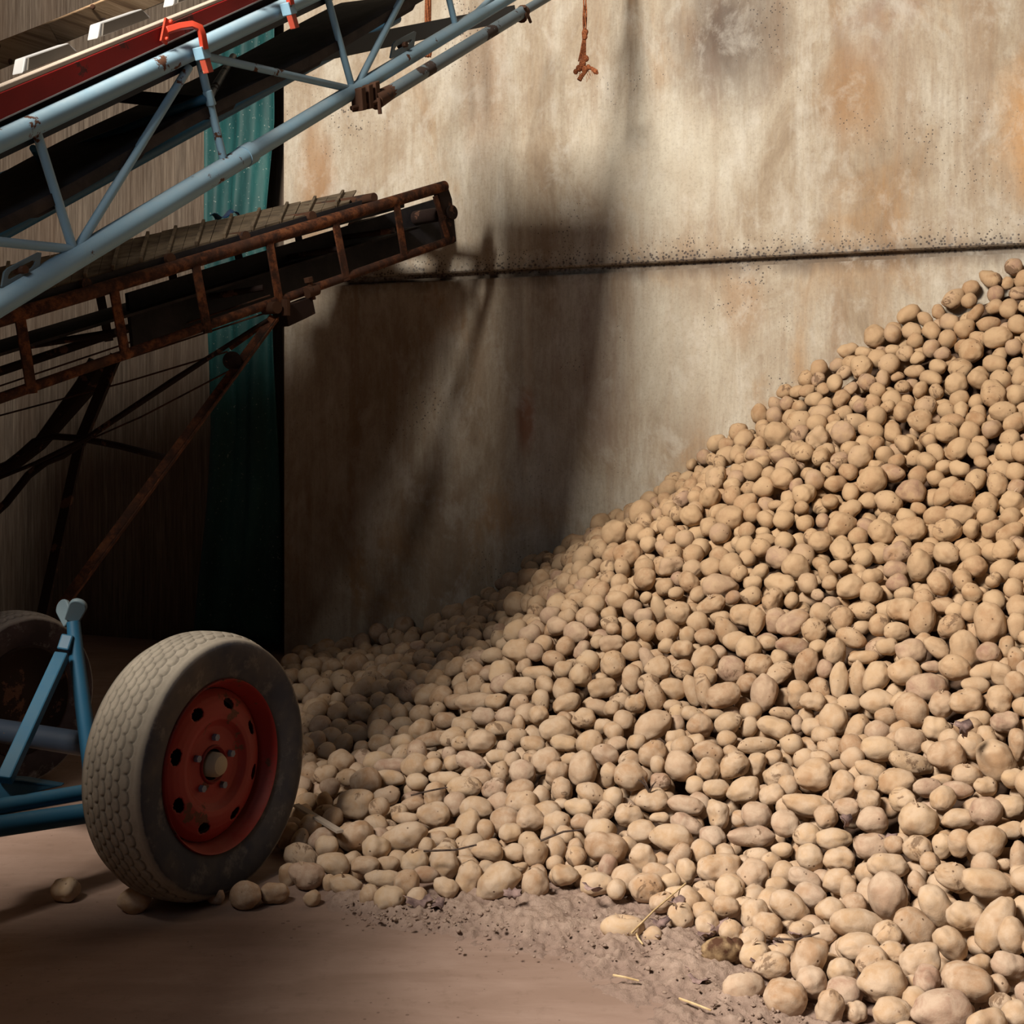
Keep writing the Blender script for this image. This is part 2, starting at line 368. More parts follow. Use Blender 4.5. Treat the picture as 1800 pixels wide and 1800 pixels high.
MB().tube([B(430, 275), B(600, 172.5), B(900, -8), B(990, -62)], .0225, 20).build('lower_chord_extension', M_blue, blue)
MB().tube([B(428, 276), B(442, 267.6)], .0285, 20).build('sleeve_collar', M_blue, blue)
for a, b in (((62, 225), (129, 440)), ((332, 118), (135, 438)), ((346, 85), (394, 285)), ((348, 96), (618, 157)), ((566, -40), (620, 158)), ((735, -60), (623, 160)), ((778, -50), (802, 52)), ((-200, 404), (124, 438)), ((820, 40), (1010, -150))):
    MB().tube([B(*a), B(*b)], .0105, 14).build('strut', M_blue, blue)
# far truss
dn = Vector((.935, 1.64, 1.125)).normalized()
for a0, a1, r in (((-200, 340.5), (760, -108), .02), ((-200, 653), (900, -8), .02)):
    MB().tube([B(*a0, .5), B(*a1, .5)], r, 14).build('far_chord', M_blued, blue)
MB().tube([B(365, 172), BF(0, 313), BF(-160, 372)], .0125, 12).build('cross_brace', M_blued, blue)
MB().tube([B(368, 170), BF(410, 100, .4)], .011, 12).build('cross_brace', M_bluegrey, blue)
MB().bar(B(372, 184), BF(200, 168, .45), .012, .035).build('cross_brace', M_navy, blue)
MB().tube([B(362, 160, -.004), B(370, 186, -.004)], .0125, 12).build('joint_plate', M_blue, blue, bevel=.002)
MB().tube([B(75, 258, .03), BF(72, 285, .4)], .008, 10).build('cross_rod', M_blued, blue)
# trough floor, skirts
q = [B(-200, 351, .01), B(760, -102, .01), B(760, -82, .01), B(-200, 378, .01)]
MB().prism(q, NBv * .46).build('trough', M_navy, blue)
q = [B(-200, 320, .02), B(760, -118, .02), B(760, -150, .02), B(-200, 293, .02)]
MB().prism(q, NBv * .012).build('rubber_skirt', M_rubberd, blue)
# side board (red face, cream top edge)
def brd(y0a, y1a, off, th, name, mat, x0=-200, x1=640, sl=-.428, sl2=-.393):
    q = [B(x0, y0a + (-sl) * (-x0), off), B(x1, y0a + sl * x1, off), B(x1, y1a + sl2 * x1, off), B(x0, y1a + (-sl2) * (-x0), off)]
    return MB().prism(q, NBv * th).build(name, mat, blue, smooth=0, bevel=.002)
brd(213, 163, -.002, .028, 'side_board', M_red, sl=-.462, sl2=-.412)
brd(163, 152, .0, .045, 'board_cap', M_cream, sl=-.412, sl2=-.402)
# cap with pale edge line under the red face
q = [B(-200, 305.8, -.004), B(640, -83, -.004), B(640, -85.5, -.004), B(-200, 302.6, -.004)]
MB().prism(q, NBv * .03).build('edge_trim', M_white, blue, smooth=0)
for (x, y, w_) in ((-62, 160, 84), (67, 121, 98), (198, 60, 95), (330, 2, 92)):
    s_ = -.41
    def pt(dx, dy, off): return B(x + dx, y + s_ * dx + dy, off)
    lug = MB().prism([pt(0, 2, .05), pt(5, -24, .05), pt(w_ * .82, -19, .05), pt(w_, 4, .05)], NBv * .035).build('belt_lug', M_white, blue, smooth=0, bevel=.003)
    MB().prism([pt(7, 0, .045), pt(9, -21, .045), pt(w_ * .80, -17, .045), pt(w_ * .93, 3, .045)], NBv * .006).build('lug_face', M_lug, lug, smooth=0)
MB().prism([B(-200, 248, .05), B(640, -95, .05), B(640, -86, .05), B(-200, 258, .05)], NBv * .10).build('carrying_belt', M_cream, blue, smooth=0)
# far planks
def fp(px, py, o=0): return BF(px, py, .50 + o)
MB().prism([fp(-200, 152), fp(84, 41), fp(106, 79), fp(-200, 205)], NBv * .03).build('far_board', M_wood, blue, smooth=0, bevel=.002)
MB().prism([fp(84, 41, .008), fp(640, -190, .008), fp(640, -140, .008), fp(106, 79, .008)], NBv * .03).build('far_board', M_wood, blue, smooth=0, bevel=.002)
for bx, by in ((17, 108), (163, 12), (183, 36), (-4, 81)):
    p0 = fp(bx, by); MB().blob(p0, .0075, 12, (1, .6, 1)).build('bolt', M_rustb, blue)
# return belt with lip and cleats
ms = MB(); pts = []
N = 60
def rb(px): return 410 - .545 * px + 4 * math.sin(px / 70.)
near = [B(px, rb(px)) for px in np.linspace(-200, 766, N)]
vs = []; fs = []
for i, p0 in enumerate(near):
    vs += [p0, p0 + Vector((0, 0, .03)), p0 + Vector((0, 0, .034)) + NBv * .03, p0 + Vector((0, 0, .022)) + NBv * .2, p0 + Vector((0, 0, .034)) + NBv * .38, p0 + Vector((0, 0, .03)) + NBv * .41, p0 + NBv * .41]
for i in range(N - 1):
    for k in range(6): fs.append((i * 7 + k, i * 7 + k + 1, (i + 1) * 7 + k + 1, (i + 1) * 7 + k))
ms.add(vs, fs); rbelt = ms.build('return_belt', M_rubberd, blue, smooth=40)
md = rbelt.modifiers.new('solid', 'SOLIDIFY'); md.thickness = .012
for cx_ in (-60, 92, 240, 400, 552, 715):
    q = [B(cx_ - 26, rb(cx_ - 26) - 2, .01), B(cx_ + 24, rb(cx_ + 24) - 2, .01), B(cx_ + 16, rb(cx_ + 16) + 9, .01), B(cx_ - 18, rb(cx_ - 18) + 9, .01)]
    MB().prism(q, NBv * .39).build('belt_cleat', M_rubberd, blue, smooth=0, bevel=.003)
# dark carriage sheet between the belts (underside of the run)
MB().bar(BF(560, 92, .3), BF(905, 22, .3), .01, .058).build('cross_bar', M_navy, blue, smooth=0)
# lifting ram / tube below the chord
MB().tube([B(668, 167, -.03), B(905, 24, -.03)], .0215, 18).build('support_tube', M_bluegrey, blue)
MB().tube([B(898, 28, -.03), B(1060, -68, -.03)], .0165, 18).build('support_tube_inner', M_bluegrey, blue)
MB().tube([B(896, 16, -.06), B(924, 40, -.02)], .006, 8).tube([B(902, 33, -.03), B(908, 21, -.03)], .024, 12).build('locking_pin', M_rustb, blue)
MB().tube([B(645, 180, -.03), B(676, 162, -.03)], .018, 12, rs=[.027, .021]).build('rusty_tube_end', M_rustb, blue)
for k, x0 in enumerate((613, 626, 638)):
    MB().prism([B(x0, 158 - k * 5, -.045), B(x0 + 8, 155 - k * 5, -.045), B(x0 + 11, 196 - k * 3, -.045), B(x0 + 3, 198 - k * 3, -.045)], NBv * .04).build('clevis_plate', M_rustb, blue, smooth=0, bevel=.003)
MB().tube([B(608, 192, -.02), B(650, 180, -.05)], .007, 10).tube([B(641, 176, -.05), B(644, 204, -.05)], .006, 8).build('clevis_bolt', M_rustb, blue)
# slotted brackets
def slotted(x0, y0, ww, hh, sl, off, k=1.0):
    def pt(u, v): return B(x0 + u * ww - v * 6, y0 + sl * u * ww + v * hh, off)
    ring = []; r_in = []
    outer = [pt(0, .12), pt(.1, 0), pt(.9, -.02), pt(1, .1), pt(1.02, .9), pt(.95, 1), pt(.08, 1), pt(0, .9)]
    inner = [pt(a_, .48 + (b_ - .48) * k) for a_, b_ in ((.14, .48), (.2, .3), (.78, .28), (.86, .42), (.84, .58), (.78, .68), (.22, .7), (.15, .62))]
    m = MB(); n = 8; vs = outer + inner + [p + NBv * .006 for p in outer + inner]; fs = []
    for i in range(n):
        j = (i + 1) % n
        fs += [(i, j, n + j, n + i), (2 * n + i, 3 * n + i, 3 * n + j, 2 * n + j), (i, 2 * n + i, 2 * n + j, j), (n + i, n + j, 3 * n + j, 3 * n + i)]
    m.add(vs, fs); o = m.build('slotted_bracket', M_cup, blue, smooth=0, bevel=.0015)
    MB().tube([pt(.5, .5) - NBv * .012, pt(.5, .5) + NBv * .02], .009, 8).build('bracket_bolt', M_rustb, o)
slotted(690, 74, 41, 31, -.5, -.004, .55)
slotted(5, 474, 66, 34, -.5, -.006)
# clamps holding the side board
def clamp(dx, dy):
    def pt(px, py, off): return B(px + dx, py + dy, off)
    m = MB(); pts = [pt(287, 55, -.012), pt(300, 50, -.03), pt(311, 49, -.05), pt(318, 56, -.062), pt(322, 68, -.062), pt(330, 92, -.055)]
    for a, b in zip(pts[:-1], pts[1:]): pass
    m.tube(pts, .011, 4)
    o = m.build('clamp_hook', M_orange, blue, bevel=.0015)
    MB().bar(pt(290, 36, -.01), pt(282, 76, -.01), .02, .006, up=NBv).build('clamp_plate', M_orange, blue)
    MB().blob(pt(292, 40, -.016), .006, 10).blob(pt(285, 70, -.016), .005, 10).build('clamp_rivet', M_orange, blue)
    MB().bar(pt(328, 87, -.045), pt(334, 109, -.045), .028, .03, up=NBv).build('clamp_block', M_blue, blue, smooth=0, bevel=.002)
    MB().bar(pt(332, 106, -.05), pt(340, 133, -.05), .020, .018, up=NBv).build('clamp_tail', M_tail, blue, smooth=0, bevel=.0015)
clamp(0, 0); clamp(153, -78)
# chassis at the wheel
Pc = lambda px, py, Y: P(px, py, Y)
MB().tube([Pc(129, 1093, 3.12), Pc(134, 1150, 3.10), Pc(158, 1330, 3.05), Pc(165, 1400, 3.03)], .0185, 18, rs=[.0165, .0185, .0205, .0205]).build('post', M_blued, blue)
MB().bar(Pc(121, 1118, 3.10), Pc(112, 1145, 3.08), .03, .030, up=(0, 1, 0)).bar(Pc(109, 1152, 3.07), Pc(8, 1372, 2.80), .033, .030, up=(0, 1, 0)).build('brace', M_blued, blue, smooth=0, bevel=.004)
m = MB()
for sgn, ax, ay in ((-1, 108, 1068), (1, 136, 1068)):
    c0 = Pc(122 + sgn * 3, 1094, 3.12); c1 = Pc(ax, ay, 3.12 - .03 * sgn)
    dd = (c1 - c0).normalized(); fwd = Vector((.25 * sgn, -1, 0)); fwd = (fwd - dd * fwd.dot(dd)).normalized(); sd = dd.cross(fwd)
    poly = []
    for k in range(13):
        th = math.pi * k / 12; poly.append(c1 + sd * math.cos(th) * .022 + dd * math.sin(th) * .022)
    poly += [c0 - sd * .018, c0 + sd * .018]
    m.prism(poly, -fwd * .012)
m.build('fork_cup', M_cup, blue, smooth=30, bevel=.003)
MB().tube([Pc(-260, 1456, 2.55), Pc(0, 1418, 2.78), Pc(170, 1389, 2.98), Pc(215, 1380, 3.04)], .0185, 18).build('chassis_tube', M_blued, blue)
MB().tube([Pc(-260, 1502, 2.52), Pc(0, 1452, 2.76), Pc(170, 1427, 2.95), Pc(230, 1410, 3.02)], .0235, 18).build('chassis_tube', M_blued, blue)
MB().prism([Pc(-100, 1385, 2.74), Pc(-10, 1368, 2.8), Pc(40, 1370, 2.86), Pc(110, 1382, 2.95), Pc(30, 1402, 2.83), Pc(-100, 1425, 2.68)], (0, .03, 0)).build('gusset', M_blued, blue, bevel=.004)
MB().tube([Vector((-.78, 2.954, .305)), Vector((-1.38, 3.26, .305))], .03, 16).build('axle', M_navy, blue)
# ---------------------------------------------------------------- tyre
def tyre(name, parent, cen, n, Rt, wdt, rim_r, mat, segs=720, tread=True):
    n = Vector(n).normalized(); up = Vector((0, 0, 1)); up = (up - n * up.dot(n)).normalized(); tg = up.cross(n)
    hw = wdt / 2; prof = []
    def add(v, r, tr=0): prof.append((v, r, tr))
    add(-hw * .72, rim_r - .004)
    for k in range(9):
        a = k / 8; add(-hw * (.78 + .24 * math.sin(a * math.pi * .62)), rim_r + (Rt - .02 - rim_r) * a)
    K = 56 if tread else 16
    th = hw * .86
    for k in range(K + 1):
        u = -1 + 2 * k / K; add(th * u, Rt - .016 * abs(u) ** 3.2, 1 - 0 * abs(u))
    for k in range(9):
        a = 1 - k / 8; add(hw * (.78 + .24 * math.sin(a * math.pi * .62)), rim_r + (Rt - .02 - rim_r) * a)
    # small rings on the visible wall and a bead
    add(hw * .70, rim_r - .004)
    nv = len(prof); vs = np.zeros((segs * nv, 3)); cv = np.array(cen); nn = np.array(n); uu = np.array(up); tt = np.array(tg)
    gr = np.zeros(segs * nv)
    v_ = np.array([q[0] for q in prof]); r_ = np.array([q[1] for q in prof]); tr = np.array([q[2] for q in prof])
    for s_ in range(segs):
        ph = 2 * math.pi * s_ / segs; g = np.zeros(nv)
        if tread:
            M_ = 58; x = v_ / th
            for gi, gv in enumerate((-.80, -.52, -.26, 0., .26, .52, .80)):
                f = (s_ / segs * M_ + gi * .5) % 1.0
                arc = math.sqrt(max(0, 1 - (2 * f - 1) ** 2)) - .55     # scalloped edge
                cpos = gv + .10 * arc * (1 if gi % 2 else 1)
                g = np.maximum(g, np.exp(-((x - cpos) / .028) ** 2))
                if .0 <= f < .13: g = np.maximum(g, .9 * np.exp(-((x - (gv - .04)) / .05) ** 2))
            g *= (tr > .5) * (np.abs(x) < .97)
            # shoulder ribs
        rr = r_ - .0055 * g
        d = uu * math.cos(ph) + tt * math.sin(ph)
        vs[s_ * nv:(s_ + 1) * nv] = cv + nn * v_[:, None] + d * rr[:, None]; gr[s_ * nv:(s_ + 1) * nv] = g
    fs = []
    for s_ in range(segs):
        s2 = (s_ + 1) % segs
        for k in range(nv - 1): fs.append((s_ * nv + k, s_ * nv + k + 1, s2 * nv + k + 1, s2 * nv + k))
    me = bpy.data.meshes.new(name); me.from_pydata(vs.tolist(), [], fs); me.materials.append(mat)
    at = me.attributes.new('groove', 'FLOAT', 'POINT'); at.data.foreach_set('value', gr)
    rad = me.attributes.new('treadmask', 'FLOAT', 'POINT'); rad.data.foreach_set('value', np.tile(np.clip((r_ - (Rt - .028)) / .014, 0, 1), segs))
    me.shade_smooth(); o = bpy.data.objects.new(name, me); col.objects.link(o); o.parent = parent
    return o
def tyre_mat(name, treadc, wallc, wallc2):
    t = NT(name); p = t.pos()
    g = t.n('ShaderNodeAttribute', attribute_name='groove').outputs['Fac']; k = t.n('ShaderNodeAttribute', attribute_name='treadmask').outputs['Fac']
    n1 = t.noise(p, 16, 7, .7); n2 = t.noise(p, 5, 4, .6)
    tc = t.mix(t.ramp(n1, [(.35, 0.), (.65, .7)]), treadc, tuple(x * .62 for x in treadc))
    tc = t.mix(t.math('MULTIPLY', g, .75), tc, tuple(x * .22 for x in treadc))
    wc = t.mix(t.ramp(n2, [(.42, 0.), (.66, 1.)]), wallc, wallc2)
    wc = t.mix(t.ramp(n1, [(.55, 0.), (.75, .3)]), wc, treadc)
    kk = t.ramp(t.math('ADD', k, t.math('MULTIPLY', t.math('SUBTRACT', n1, .5), .7)), [(.3, 0.), (.8, 1.)])
    return t.fin(t.mix(kk, wc, tc), .92, n1, .3, .004, spec=.2)
M_tyre = tyre_mat('dusty_tyre', (.37, .335, .28), (.035, .038, .050), (.085, .075, .068))
M_tyre2 = tyre_mat('pale_dust_tyre', (.60, .60, .62), (.03, .024, .028), (.07, .055, .065))
def child(o, par, base):
    o.parent = par; o.matrix_parent_inverse = Matrix.Translation(-base.location); return o
WN = Vector((.89, -.456, .035)).normalized()
wc = Vector((-.668, 2.902, .304)) - WN * .07
wheel = bpy.data.objects.new('wheel', None); col.objects.link(wheel); wheel.location = wc; wheel.parent = blue; wheel.matrix_parent_inverse = Matrix.Translation(-blue.location)
def wchild(o): o.parent = wheel; o.matrix_parent_inverse = Matrix.Translation(-wc); return o
wchild(tyre('tyre', None, wc, WN, .306, .165, .196, M_tyre))
M_rim = paint('faded_red_rim_paint', (.23, .013, .010), rust=(.055, .022, .014), thr=.61, rough=.6, sc_=13, var=.4, dust=(.22, .06, .04))
def disc_mesh(prof, cen, n, segs, hole=None, name='rim_disc', mat=None, th=.003):
    n = Vector(n); up = Vector((0, 0, 1)); up = (up - n * up.dot(n)).normalized(); tg = up.cross(n)
    nv = len(prof); vs = []; fs = []
    for s_ in range(segs):
        ph = 2 * math.pi * s_ / segs
        for r, v in prof: vs.append(cen + n * v + (up * math.cos(ph) + tg * math.sin(ph)) * r)
    for s_ in range(segs):
        s2 = (s_ + 1) % segs
        for k in range(nv - 1):
            rm = (prof[k][0] + prof[k + 1][0]) / 2; ph = 2 * math.pi * (s_ + .5) / segs
            if hole and hole(rm, ph): continue
            fs.append((s_ * nv + k, s_ * nv + k + 1, s2 * nv + k + 1, s2 * nv + k))
    m = MB(); m.add(vs, fs); o = m.build(name, mat, None, smooth=50)
    md = o.modifiers.new('solid', 'SOLIDIFY'); md.thickness = th
    return o
rimp = [(.200, .066), (.197, .072), (.195, .070), (.192, .062), (.186, .050), (.182, .034), (.174, .020), (.172, .0), (.171, -.05), (.19, -.07), (.203, -.075)]
wchild(disc_mesh(rimp, wc, WN, 96, None, 'rim', M_rim))
fine = []
cp = [(r_, v_ + .016) for r_, v_ in ((.174, .012), (.168, .018), (.158, .026), (.145, .032), (.130, .036), (.115, .038), (.104, .036), (.096, .028), (.088, .022), (.075, .020), (.060, .020), (.045, .021), (.036, .022))]
for (r0, v0), (r1, v1) in zip(cp[:-1], cp[1:]):
    for k in range(5): fine.append((r0 + (r1 - r0) * k / 5, v0 + (v1 - v0) * k / 5))
fine.append(cp[-1])
def vent(r, ph):
    for k in range(8):
        d = (ph - (2 * math.pi * (k + .45) / 8) + math.pi) % (2 * math.pi) - math.pi
        if ((r - .142) / .0125) ** 2 + (d * .142 / .019) ** 2 < 1: return True
    return False
wchild(disc_mesh(fine, wc, WN, 288, vent, 'wheel_disc', M_rim))
up_ = (Vector((0, 0, 1)) - WN * WN.z).normalized(); tg_ = up_.cross(WN)
wchild(MB().tube([wc - WN * .05, wc + WN * .026], .155, 48).build('brake_drum', M_rustd)).location += Vector(-WN * .02)
wchild(MB().tube([wc + WN * .01, wc + WN * .036, wc + WN * .052, wc + WN * .062, wc + WN * .066], .03, 24, rs=[.029, .029, .028, .022, .010]).build('hub_cap', paint('dusty_hub', (.34, .29, .21), thr=.68, rough=.9), label='dusty beige hub cap'))
wchild(disc_mesh([(.037, .038), (.041, .043), (.045, .038)], wc, WN, 48, None, 'hub_ring', M_rim))
M_nut = paint('grey_blue_nut', (.13, .15, .20), thr=.7)
for k in range(5):
    a = 2 * math.pi * (k + .1) / 5; q = wc + (up_ * math.cos(a) + tg_ * math.sin(a)) * .062
    wchild(MB().tube([q + WN * .034, q + WN * .047], .0085, 6).build('wheel_nut', M_nut, smooth=0))
# ---------------------------------------------------------------- rusty conveyor
rust = thing('rusty_conveyor', (-1.3, 4.2, 0), 'old rusty conveyor with slatted belt, under the blue conveyor', 'conveyor')
MB().tube([RR_(-90, 589), RR_(0, 562), RR_(300, 471.7), RR_(600, 381), RR_(782, 327)], .0225, 18).build('upper_tube', M_rust, rust)
MB().tube([RR_(-90, 731.5), RR_(0, 700), RR_(300, 594.7), RR_(550, 507), RR_(795, 421)], .0165, 16).build('lower_tube', M_rust, rust)
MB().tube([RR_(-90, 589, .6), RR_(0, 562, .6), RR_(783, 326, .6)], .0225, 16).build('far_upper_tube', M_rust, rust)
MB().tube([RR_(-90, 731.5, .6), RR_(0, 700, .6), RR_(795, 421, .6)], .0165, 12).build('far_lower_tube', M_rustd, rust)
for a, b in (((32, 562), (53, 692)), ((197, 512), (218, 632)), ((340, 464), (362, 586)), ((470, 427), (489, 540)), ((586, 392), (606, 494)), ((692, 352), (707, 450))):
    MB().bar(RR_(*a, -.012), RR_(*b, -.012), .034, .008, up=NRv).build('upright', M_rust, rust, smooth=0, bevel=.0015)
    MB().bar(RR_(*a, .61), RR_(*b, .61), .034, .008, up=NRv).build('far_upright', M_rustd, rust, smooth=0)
MB().prism([RR_(766, 332, -.01), RR_(784, 326, -.01), RR_(792, 350, -.01), RR_(800, 425, -.01), RR_(784, 432, -.01)], NRv * .03).build('end_plate', M_rustd, rust, smooth=0, bevel=.004)
MB().bar(RR_(760, 345, -.015), RR_(784, 424, -.015), .024, .008, up=NRv).build('end_strap', M_rust, rust, smooth=0)
MB().tube([RR_(790, 374, -.02), RR_(790, 374, .6)], .03, 20).build('head_roller', M_rustd, rust)
# belt
def nl(px): return 531.5 - .2865 * px
def fl(px): return 467 - .215 * px
bp = list(np.arange(-90, 640, 24.5)); ms = MB(); vs = []; fs = []
def bn(px): return RR_(px, nl(px), .02)
def bf(px):
    return RF(px + 7, fl(px), .57)
for i, px in enumerate(bp[:-1]):
    p1 = px + 23.6; a, b, c_, d = bn(px), bn(p1), bf(p1), bf(px); dz = Vector((0, 0, -.008))
    j = random.uniform(-.002, .003); jz = Vector((0, 0, j))
    ms.add([a + jz, b + jz, c_ + jz, d + jz, a + dz, b + dz, c_ + dz, d + dz], [(0, 1, 2, 3), (7, 6, 5, 4), (0, 4, 5, 1), (1, 5, 6, 2), (2, 6, 7, 3), (3, 7, 4, 0)])
ms.build('slatted_belt', M_belt, rust, smooth=0)
for i, px in enumerate(bp[:-1]):
    if i % 2 == 0:
        MB().bar(bn(px) + Vector((0, 0, .006)), bf(px) + Vector((0, 0, .006)), .012, .016).build('belt_cleat', M_belt, rust, smooth=0, bevel=.002)
q = [RR_(-90, nl(-90) + 3, .012), RR_(640, nl(640) + 3, .012), RR_(640, nl(640) + 14, .012), RR_(-90, nl(-90) + 28, .012)]
MB().prism(q, NRv * .012).build('belt_edge', M_rubber, rust, smooth=0)
q = [RR_(-90, nl(-90) + 12, .03), RR_(720, nl(720) + 30, .03), RR_(720, nl(720) + 38, .03), RR_(-90, nl(-90) + 30, .03)]
MB().prism(q, NRv * .5).build('belt_bed', M_rubber, rust, smooth=0)
for px in (20, 152, 300, 432, 549, 657):
    MB().tube([RR_(px, 562 - .301 * px - 17, -.004), RR_(px, 562 - .301 * px - 17, .5)], .0185, 16).build('idler_roller', M_rustb, rust)
# inner return belt, dark
q = [RR_(150, 605, .33), RR_(775, 378, .33), RR_(790, 418, .33), RR_(150, 650, .33)]
MB().prism([RR_(-90, 655, .1), RR_(770, 392, .1), RR_(770, 396, .1), RR_(-90, 661, .1)], NRv * .42).build('return_belt', M_rubberd, rust, smooth=0)
MB().prism([RF(225, 515, .2), RF(772, 348, .2), RF(786, 418, .2), RF(235, 612, .2)], NRv * .02).build('dark_inside_sheet', M_rubber, rust, smooth=0)  # black sheet added for the shade inside the frame
for a, b in (((140, 600), (210, 583)), ((410, 520), (470, 505)), ((550, 448), (600, 436)), ((640, 412), (700, 404))):
    MB().tube([RR_(*a, .3), RR_(*b, .02)], .012, 10).build('inner_rod', M_rustd, rust)
# bracket with bolt
MB().prism([RR_(492, 540, -.03), RR_(540, 522, -.03), RR_(546, 552, -.03), RR_(530, 560, -.03), RR_(498, 575, -.03)], NRv * .05).build('leg_bracket', M_rustd, rust, smooth=0, bevel=.003)
MB().tube([RR_(534, 492, -.03), RR_(541, 528, -.03)], .011, 10).tube([RR_(532, 489, -.03), RR_(534, 497, -.03)], .018, 6).tube([RR_(530, 516, -.03), RR_(548, 510, -.03)], .021, 12).build('clamp_bolt', M_rustb, rust)
MB().tube([RR_(472, 542, -.05), RR_(472, 542, .02)], .022, 20).tube([RR_(490, 528, -.04), RR_(490, 556, -.04)], .016, 10).build('sheave', M_rustb, rust)
def Q(px, py, Y): return P(px, py, Y)
def leg(a, b, ww, mat, name='leg'):
    MB().bar(a, b, ww, .006, up=(0, 1, 0)).build(name, mat, rust, smooth=0)
MB().bar(Q(480, 556, 4.52), Q(100, 1072, 3.95), .026, .005, up=(0, 1, 0)).bar(Q(489, 560, 4.52), Q(110, 1076, 3.95), .005, .028, up=(0, 1, 0)).build('leg', M_rust, rust, smooth=0)
MB().bar(Q(478, 560, 5.0), Q(404, 612, 4.9), .02, .006, up=(0, 1, 0)).build('leg_stay', M_rust, rust, smooth=0)
MB().bar(Q(204, 625, 4.5), Q(140, 780, 4.4), .036, .03, up=(0, 1, 0)).bar(Q(140, 780, 4.4), Q(70, 1100, 4.2), .032, .02, up=(0, 1, 0)).build('leg', M_rustd, rust, smooth=0)
MB().tube([Q(175, 640, 4.6), Q(150, 680, 4.6), Q(70, 780, 4.6), Q(15, 822, 4.6), Q(-60, 850, 4.6)], .03, 10, rs=[.045, .04, .026, .026, .026]).build('curved_leg', M_rustd, rust)
MB().tube([Q(-40, 930, 4.3), Q(10, 885, 4.3), Q(50, 835, 4.3), Q(80, 812, 4.3), Q(110, 800, 4.3), Q(140, 780, 4.3)], .014, 8).build('curved_leg', M_rustd, rust)
MB().tube([Q(20, 812, 4.35), Q(60, 776, 4.35), Q(95, 767, 4.35), Q(145, 771, 4.35), Q(210, 784, 4.33), Q(296, 806, 4.30)], .012, 8).build('leg_stay', M_rustd, rust)
MB().tube([Q(-30, 852, 4.25), Q(60, 815, 4.25), Q(150, 772, 4.28), Q(300, 672, 4.38), Q(470, 562, 4.5)], .008, 8, rs=[.006, .007, .010, .011, .006]).build('tie_rod', M_rustd, rust)
for pts in ([(-100, 712), (475, 519)], [(-100, 737), (474, 548)], [(-100, 757), (220, 672), (400, 618)], [(403, 652), (250, 732), (150, 776)]):
    MB().tube([Q(x_, y_, 4.42 + (x_ / 5000)) for x_, y_ in pts], .0032, 6).build('hoist_wire', M_rustb, rust)
MB().tube([Q(408, 634, 4.44), Q(408, 634, 4.40)], .033, 20).tube([Q(406, 634, 4.46), Q(406, 634, 4.38)], .012, 10).build('pulley', M_rustd, rust)
MB().tube([Q(-90, 1232, 4.1), Q(70, 1234, 3.85)], .02, 12).build('axle', M_rustd, rust)
w2 = Vector(Q(20, 1240, 3.80)); w2.z = .265
WN2 = Vector((.86, -.51, 0)).normalized()
wheel2 = bpy.data.objects.new('wheel', None); col.objects.link(wheel2); wheel2.location = w2; wheel2.parent = rust; wheel2.matrix_parent_inverse = Matrix.Translation(-rust.location)
o = tyre('tyre', None, w2, WN2, .265, .15, .165, M_tyre2, 360); o.parent = wheel2; o.matrix_parent_inverse = Matrix.Translation(-w2)
o = disc_mesh([(.168, .055), (.160, .060), (.150, .03), (.12, .01), (.06, .02), (.02, .03), (.001, .03)], w2, WN2, 64, None, 'rim', M_rustd); o.parent = wheel2; o.matrix_parent_inverse = Matrix.Translation(-w2)
# scraps
m = MB(); vs = []; fs = []
for j in range(7):
    for i in range(13):
        u = i / 12; v = j / 6; q0 = RF(368 + 52 * u, 380 - 13 * v * math.sin(math.pi * u) - 4 * u, .57)
        vs.append(q0 + Vector((0, v * .10, .012 * math.sin(u * 9 + v * 3))))
for j in range(6):
    for i in range(12): k = j * 13 + i; fs.append((k, k + 1, k + 14, k + 13))
m.add(vs, fs); o = m.build('plastic_sheet', M_plast, smooth=60); md = o.modifiers.new('s', 'SOLIDIFY'); md.thickness = .002
tag(o, 'crumpled blue plastic scrap lying on the far edge of the rusty conveyor belt', 'plastic sheet')
# ropes
def rope(name, pts, n, sp, r, label):
    root = thing(name, pts[-1], label, 'rope')
    m = MB()
    for k in range(n):
        a = 2 * math.pi * k / n; pp = []
        for i in range(40):
            t_ = i / 39; f = t_ * (len(pts) - 1); j = min(int(f), len(pts) - 2); q = Vector(pts[j]).lerp(Vector(pts[j + 1]), f - j)
            wob = sp * (.5 + .5 * abs(math.sin(t_ * 9 + k)))
            pp.append(q + Vector((math.cos(a + t_ * 7) * wob, math.sin(a + t_ * 7) * wob, 0)))
        m.tube(pp, r, 6)
    m.build('strand', M_twine, root); return root
ry = 4.85
rp = rope('hanging_twine', [P(1026, -330, ry), P(1027, -60, ry), P(1028, 50, ry)], 4, .007, .0028, 'frayed orange twine with knots hanging in front of the concrete wall')
m = MB(); m.tube([P(1028, 50, ry), P(1028, 58, ry), P(1027, 70, ry)], .01, 10, rs=[.007, .0125, .008]); m.blob(P(1029, 56, ry), .012, 10); m.blob(P(1028, 65, ry), .011, 10); m.build('knot', M_twine, rp)
m = MB()
for k in range(5): m.tube([P(1027 + (k - 2), 68, ry), P(1025 + (k - 2) * 2.0, 90, ry + (k - 2) * .004), P(1023 + (k - 2) * 3, 108, ry)], .003, 6)
m.build('strand', M_twine, rp)
m = MB()
for q0, r_ in (((1030, 103), .012), ((1024, 112), .014), ((1018, 120), .013), ((1028, 122), .014), ((1034, 118), .010), ((1012, 126), .010)): m.blob(P(*q0, ry), r_, 10, (1, .9, 1.1))
